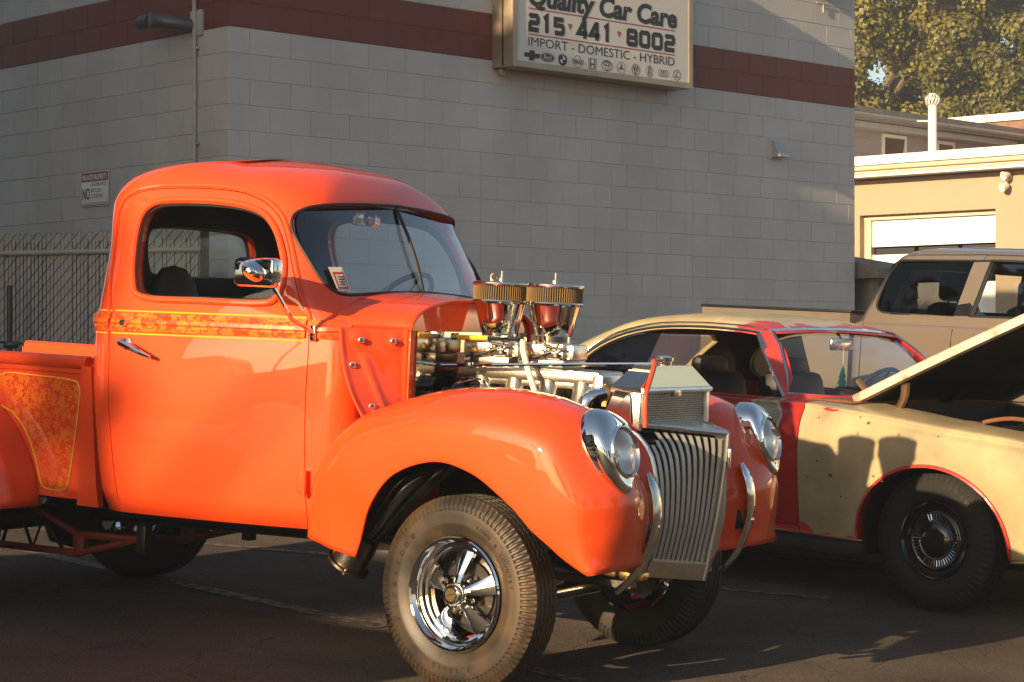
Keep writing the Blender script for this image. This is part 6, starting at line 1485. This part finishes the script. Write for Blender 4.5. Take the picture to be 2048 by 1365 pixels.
# engine bay contents
b = B(); b.box((.08, 0, .66), (.62, .50, .30), bev=.04); b.box((.62, 0, .66), (.06, 1.1, .36), bev=.01); b.box((-.40, .35, .78), (.16, .3, .16), bev=.03); b.obj('engine', 'black_metal', coupe)
b = B(); b.lathe([(0, .09), (.03, .09), (.035, .065), (.17, .06), (.185, .05), (.185, 0), (.17, -.01), (0, -.01)], Matrix.Translation((.14, -.02, .83)), 36); b.tube([(.14, -.02, .9), (.14, -.02, .945)], .006, 6); b.obj('air_cleaner', 'black_gloss', coupe)
b = B(); b.box((.44, .34, .87), (.22, .12, .035), Matrix.Rotation(.4, 3, 'Z'), bev=.006); b.obj('brace', 'hood_edge', coupe)
b = B(); b.tube(catmull([(-.42, -.35, .84), (-.2, -.30, .88), (.0, -.38, .86), (.2, -.42, .82)], 5), .014, 8); b.tube(catmull([(-.45, .1, .85), (-.2, .12, .9), (.05, .2, .86)], 5), .012, 8); b.obj('hose', 'rust', coupe)
# wheels
def coupe_wheel(cx, s, capped=True):
    w = bpy.data.objects.new('wheel', None); COL.objects.link(w); w.parent = coupe; w.matrix_local = Matrix.Translation((cx, s * .775, .335)) @ (Matrix() if s < 0 else Matrix.Rotation(pi, 4, 'Z'))
    b = B(); tyre_geo(b, .335, .20, .190, 60, 240); ty = b.obj('tyre', 'tyre_black', w, 40)
    b = B(); ring_text(b, 'SUPREME', .262, -.1012, radians(62), .034, .135); b.obj('sidewall_lettering', 'tyre_rubber', ty, None)
    b = B(); b.lathe([(.192, -.07), (.192, -.082), (.184, -.084), (.178, -.076), (.17, -.06), (.150, -.055), (.145, -.048), (.10, -.045), (0, -.045)], at((0, 0, 0), (0, 1, 0)), 48); b.obj('rim', 'black_gloss', w, 30)
    b = B(); b.lathe([(.142, -.050), (.140, -.060), (.128, -.066), (.096, -.062), (.088, -.070), (.070, -.082), (.05, -.088), (0, -.090)], at((0, 0, 0), (0, 1, 0)), 48); hc = b.obj('hub_cap', 'black_gloss', w, 30)
    b = B()
    for k in range(48): a = 2 * pi * k / 48; e = Vector((cos(a), 0, sin(a))); b.tube([e * .098 + Vector((0, -.064, 0)), e * .128 + Vector((0, -.067, 0))], .0022, 4)
    b.tube([Vector((.135 * cos(2 * pi * k / 40), -.065, .135 * sin(2 * pi * k / 40))) for k in range(40)], .004, 6, closed=True); b.tube([Vector((.09 * cos(2 * pi * k / 40), -.070, .09 * sin(2 * pi * k / 40))) for k in range(40)], .003, 6, closed=True)
    o = b.obj('cap_fins', 'chrome', hc); return w
for cx in (0.0, -2.84):
    for s in (-1, 1): coupe_wheel(cx, s)
b = B(); b.box((-1.4, 0, .27), (3.6, 1.2, .12)); b.obj('underbody', 'black_metal', coupe)
b = B(); b.box((1.0, 0, .50), (.10, 1.74, .20), bev=.05); b.obj('front_bumper', 'red_old', coupe)
b = B(); b.box((-3.86, 0, .52), (.10, 1.64, .16), bev=.04); b.obj('rear_bumper', 'chrome', coupe)
for s in (-1, 1):
    for k in range(2):
        b = B(); b.lathe([(0, .02), (.06, .015), (.078, 0), (.08, -.02)], at((.985, s * (.48 + .19 * k), .66), (1, 0, 0)), 20); b.obj('headlight', 'reflector', coupe)
# rust pits and scratches on the fender, badge
b = B()
for x, z, r in ((-.66, .88, .006), (-.36, .875, .010), (-.42, .90, .006), (-.64, .665, .008), (-.56, .60, .013), (-.70, .58, .006), (-.30, .62, .007), (-.25, .60, .006), (.05, .84, .005), (-.5, .5, .006)): side_disc(b, x, z, r, r * .8, .0012)
b.obj('rust_pit', 'rust', coupe, None)
b = B(); side_disc(b, -.60, .926, .045, .010, .002); b.obj('fender_badge', 'red_old', coupe, None)

# ================================================================= MODERN TAN PICKUP
PM = place(radians(50), (2.576, 14.7, .0628), (0, 0, 0))
def PX(x): return .277 + 1.14 * x
pk = thing('crew_cab_pickup', 'tan grey modern crew cab pickup parked by the wall', 'truck', PM)
PK = [(.42, .18, 4.4, .93, .93, .06, .2, 0), (.60, .18, 4.4, .98, .98, .08, .25, 0), (1.0, .18, 4.4, 1.0, 1.0, .10, .25, 0), (1.30, .18, 4.4, .995, .99, .10, .3, 0), (1.38, .18, 4.38, .98, .97, .10, .3, 0)]
PK = [(r[0], PX(r[1]), PX(r[2])) + r[3:] for r in PK]
lowm = B().loft([quad_ring(*r) for r in dense(PK, [.42, .5, .6, .8, 1.0, 1.15, 1.3, 1.34, 1.38])], True, True, True).mesh('low')
lowc = boolean(lowm, [cyl_y(4.21, .42, .52, .50, s * .6, s * 1.4) for s in (-1, 1)])
link('body', inherit_normals(lowc, lowm), 'pickup_tan', pk, None)
PC = [(1.36, .19, 2.62, .972, .90, .10, .25, .25), (1.44, .22, 2.50, .958, .88, .12, .22, .2), (1.60, .265, 2.25, .905, .84, .14, .2, .14), (1.78, .330, 1.98, .842, .79, .16, .2, .10), (1.82, .350, 1.90, .815, .76, .18, .2, .08), (1.855, .39, 1.80, .76, .70, .22, .24, .06), (1.878, .48, 1.68, .65, .58, .24, .24, .04), (1.892, .75, 1.5, .45, .40, .2, .2, .02), (1.897, .95, 1.3, .15, .13, .08, .08, 0)]
PC = [(r[0], PX(r[1]), PX(r[2])) + r[3:] for r in PC]
pz = [1.36, 1.40, 1.44, 1.5, 1.55, 1.6, 1.66, 1.72, 1.78, 1.80, 1.82, 1.84, 1.855, 1.868, 1.878, 1.886, 1.892, 1.895, 1.897]
pc_o = B().loft([quad_ring(*r) for r in dense(PC, pz)], True, True, True).mesh('pc')
pi_ = .05
pc_i = B().loft([quad_ring(z - (.03 if z > 1.7 else 0) - (.03 if z < 1.38 else 0), xr + pi_, xf - pi_, a - pi_, c - pi_, max(.03, e - .02), max(.03, f_ - .02), g_) for z, xr, xf, a, c, e, f_, g_ in dense(PC, pz) if c > .45], True, True, True).mesh('pci')
pc_tree = bvh(pc_o)
RWN = [tuple(p) for p in catmull([(.46, 1.442), (.385, 1.452), (.348, 1.485), (.342, 1.54), (.348, 1.66), (.358, 1.745), (.385, 1.778), (.45, 1.790)], 4)] + [(.93, 1.797), (.885, 1.444)]
FWN = [(1.035, 1.800), (1.62, 1.79), (1.80, 1.66), (1.98, 1.50), (1.99, 1.452), (.985, 1.446)]
RWN = [(PX(p[0]), p[1]) for p in RWN]; FWN = [(PX(p[0]), p[1]) for p in FWN]
pcut = boolean(boolean(pc_o, [pc_i]), [yprism(RWN, -1.3, 1.3), yprism(FWN, -1.3, 1.3), xprism([(-.68, 1.46), (-.6, 1.78), (.6, 1.78), (.68, 1.46)], 2.0, 3.6), xprism([(-.70, 1.48), (-.62, 1.74), (.62, 1.74), (.70, 1.48)], .3, .95)])
line_inside(link('cab', inherit_normals(pcut, pc_o), 'pickup_tan', pk, None), pc_i, 'vinyl_black')
for s in (-1, 1):
    for poly, nm, gm_ in ((RWN, 'rear_door_window', 'glass_dark'), (FWN, 'front_door_window', 'glass_tint')):
        xm_ = sum(p[0] for p in poly) / len(poly); ya, yb_ = on_side(xm_, 1.46, -.014, s, pc_tree).y, on_side(xm_, 1.77, -.014, s, pc_tree).y
        P = [Vector((x, ya + (yb_ - ya) * (z - 1.46) / .31, z)) for x, z in poly]; b = B(); b.add(P, [tuple(range(len(P)))]); b.obj(nm, gm_, pk, None)
        b = B(); b.tube([on_side(x, z, -.003, s, pc_tree) for x, z in poly], .008, 6, closed=True); b.obj('window_seal', 'rubber_seal', pk)
    b = B(); P = [on_side(x, z, .003, s, pc_tree) for x, z in ((PX(.93), 1.797), (PX(1.035), 1.800), (PX(.985), 1.446), (PX(.885), 1.444))]; b.add(P, [(0, 1, 2, 3)]); b.obj('pillar_applique', 'black_gloss', pk, None)
    lt = bvh(lowm)
    b = B(); b.tube([on_side(1.32, 1.36 - .09 * k, .000, s, lt) for k in range(9)], .004, 5); b.tube([on_side(.60, 1.37 - .09 * k, .000, s, lt) for k in range(9)], .004, 5); b.tube([on_side(PX(x), z, 0, s, pc_tree) for x, z in ((.265, 1.38), (.30, 1.52), (.36, 1.70), (.41, 1.795), (.50, 1.822), (.97, 1.832), (1.5, 1.826))], .0045, 5); b.tube([on_side(PX(x), z, 0, s, pc_tree) for x, z in ((.99, 1.832), (.985, 1.80))], .004, 5); b.obj('door_gap', 'dark_trim', pk)
    b = B(); b.box(on_side(1.55, 1.22, .012, s, lt), (.22, .03, .04), bev=.01); b.obj('door_handle', 'pickup_tan', pk)
    b = B(); b.box((2.61, s * 1.08, 1.50), (.10, .22, .20), bev=.03); b.obj('wing_mirror', 'black_gloss', pk)
for x, y in ((.90, -.42), (.90, .42), (1.78, -.40), (1.78, .40)):
    b = B(); b.box((x, y, 1.36), (.14, .44, .34), Matrix.Rotation(radians(-10), 3, 'Y'), bev=.05); b.box((x - .03, y, 1.62), (.07, .26, .16), bev=.035); b.tube([(x - .03, y - .05, 1.5), (x - .03, y - .05, 1.58)], .008, 6); b.tube([(x - .03, y + .05, 1.5), (x - .03, y + .05, 1.58)], .008, 6); b.obj('seat', 'vinyl_black', pk)
b = B(); b.box((1.75, 0, 1.385), (2.3, 1.7, .02)); b.obj('cabin_floor', 'vinyl_black', pk, None)
b = B(); cw = Matrix.Translation((2.38, .42, 1.46)) @ rot_to((-.85, 0, .5)); b.tube([cw @ Vector((.19 * cos(2 * pi * k / 24), .19 * sin(2 * pi * k / 24), 0)) for k in range(24)], .014, 6, closed=True); b.obj('steering_wheel', 'vinyl_black', pk)
for s in (-1, 1):
    bsd = boxm(-.92, .44, s * .86 - .07, s * .86 + .13 - (.0 if s > 0 else .06), .48, 1.432)
    bsd2 = boolean(bsd, [cyl_y(-.26, .42, .50, .50, s * .5, s * 1.4)]); bo = link('bed_side', bsd2, 'pickup_tan', pk, 30)
    b = B(); b.box((-.24, s * .865, 1.443), (1.38, .15, .020), bev=.006); b.obj('rail_cap', 'black_metal', bo)
b = B(); b.box((-.92, 0, .95), (.06, 1.78, .80), bev=.02); b.obj('tailgate', 'pickup_tan', pk)
b = B(); b.box((-.25, 0, .62), (1.4, 1.66, .05)); b.box((2.0, 0, .42), (5.4, 1.1, .16)); b.obj('underbody', 'black_metal', pk)
b = B(); b.box((-1.0, 0, .55), (.14, 1.8, .18), bev=.04); b.obj('rear_bumper', 'chrome', pk)
for cx in (-.26, 4.21):
    for s in (-1, 1):
        w = bpy.data.objects.new('wheel', None); COL.objects.link(w); w.parent = pk; w.matrix_local = Matrix.Translation((cx, s * .85, .40)) @ (Matrix() if s < 0 else Matrix.Rotation(pi, 4, 'Z'))
        b = B(); tyre_geo(b, .40, .26, .23, 0, 64); b.obj('tyre', 'tyre_black', w, 40)
        b = B(); b.lathe([(.232, -.10), (.225, -.11), (.20, -.08), (.08, -.07), (.06, -.09), (0, -.09)], at((0, 0, 0), (0, 1, 0)), 36); b.obj('rim', 'aluminium', w, 30)

# ================================================================= second pickup out of view left, whose cab shades the truck bed
def copy_tree(o, parent=None):
    c = o.copy(); COL.objects.link(c)
    if parent is not None: c.parent = parent; c.matrix_local = o.matrix_local.copy()
    for ch in list(o.children): copy_tree(ch, c)
    return c
nb = copy_tree(pk); nb.matrix_world = place(radians(210), (-6.13, 4.71, ground_z(-6.13, 4.71)), (1.5, 0, 0)); nb['label'] = 'matching tan pickup parked out of view beyond the left edge'

# thin haze for the far trees, added mainly to lift the dark tones
b = B(); b.box((0, 120, 12), (460, 580, 30)); hz = b.obj('haze', None, None, None); hz['kind'] = 'stuff'
hm = bpy.data.materials.new('haze'); hm.use_nodes = True; hn = hm.node_tree.nodes; hn.remove(hn['Principled BSDF'])
pv = hn.new('ShaderNodeVolumePrincipled'); pv.inputs['Color'].default_value = (0.72, 0.84, 1.0, 1); pv.inputs['Density'].default_value = 0.0011
hm.node_tree.links.new(pv.outputs[0], hn['Material Output'].inputs['Volume']); hz.data.materials.append(hm)
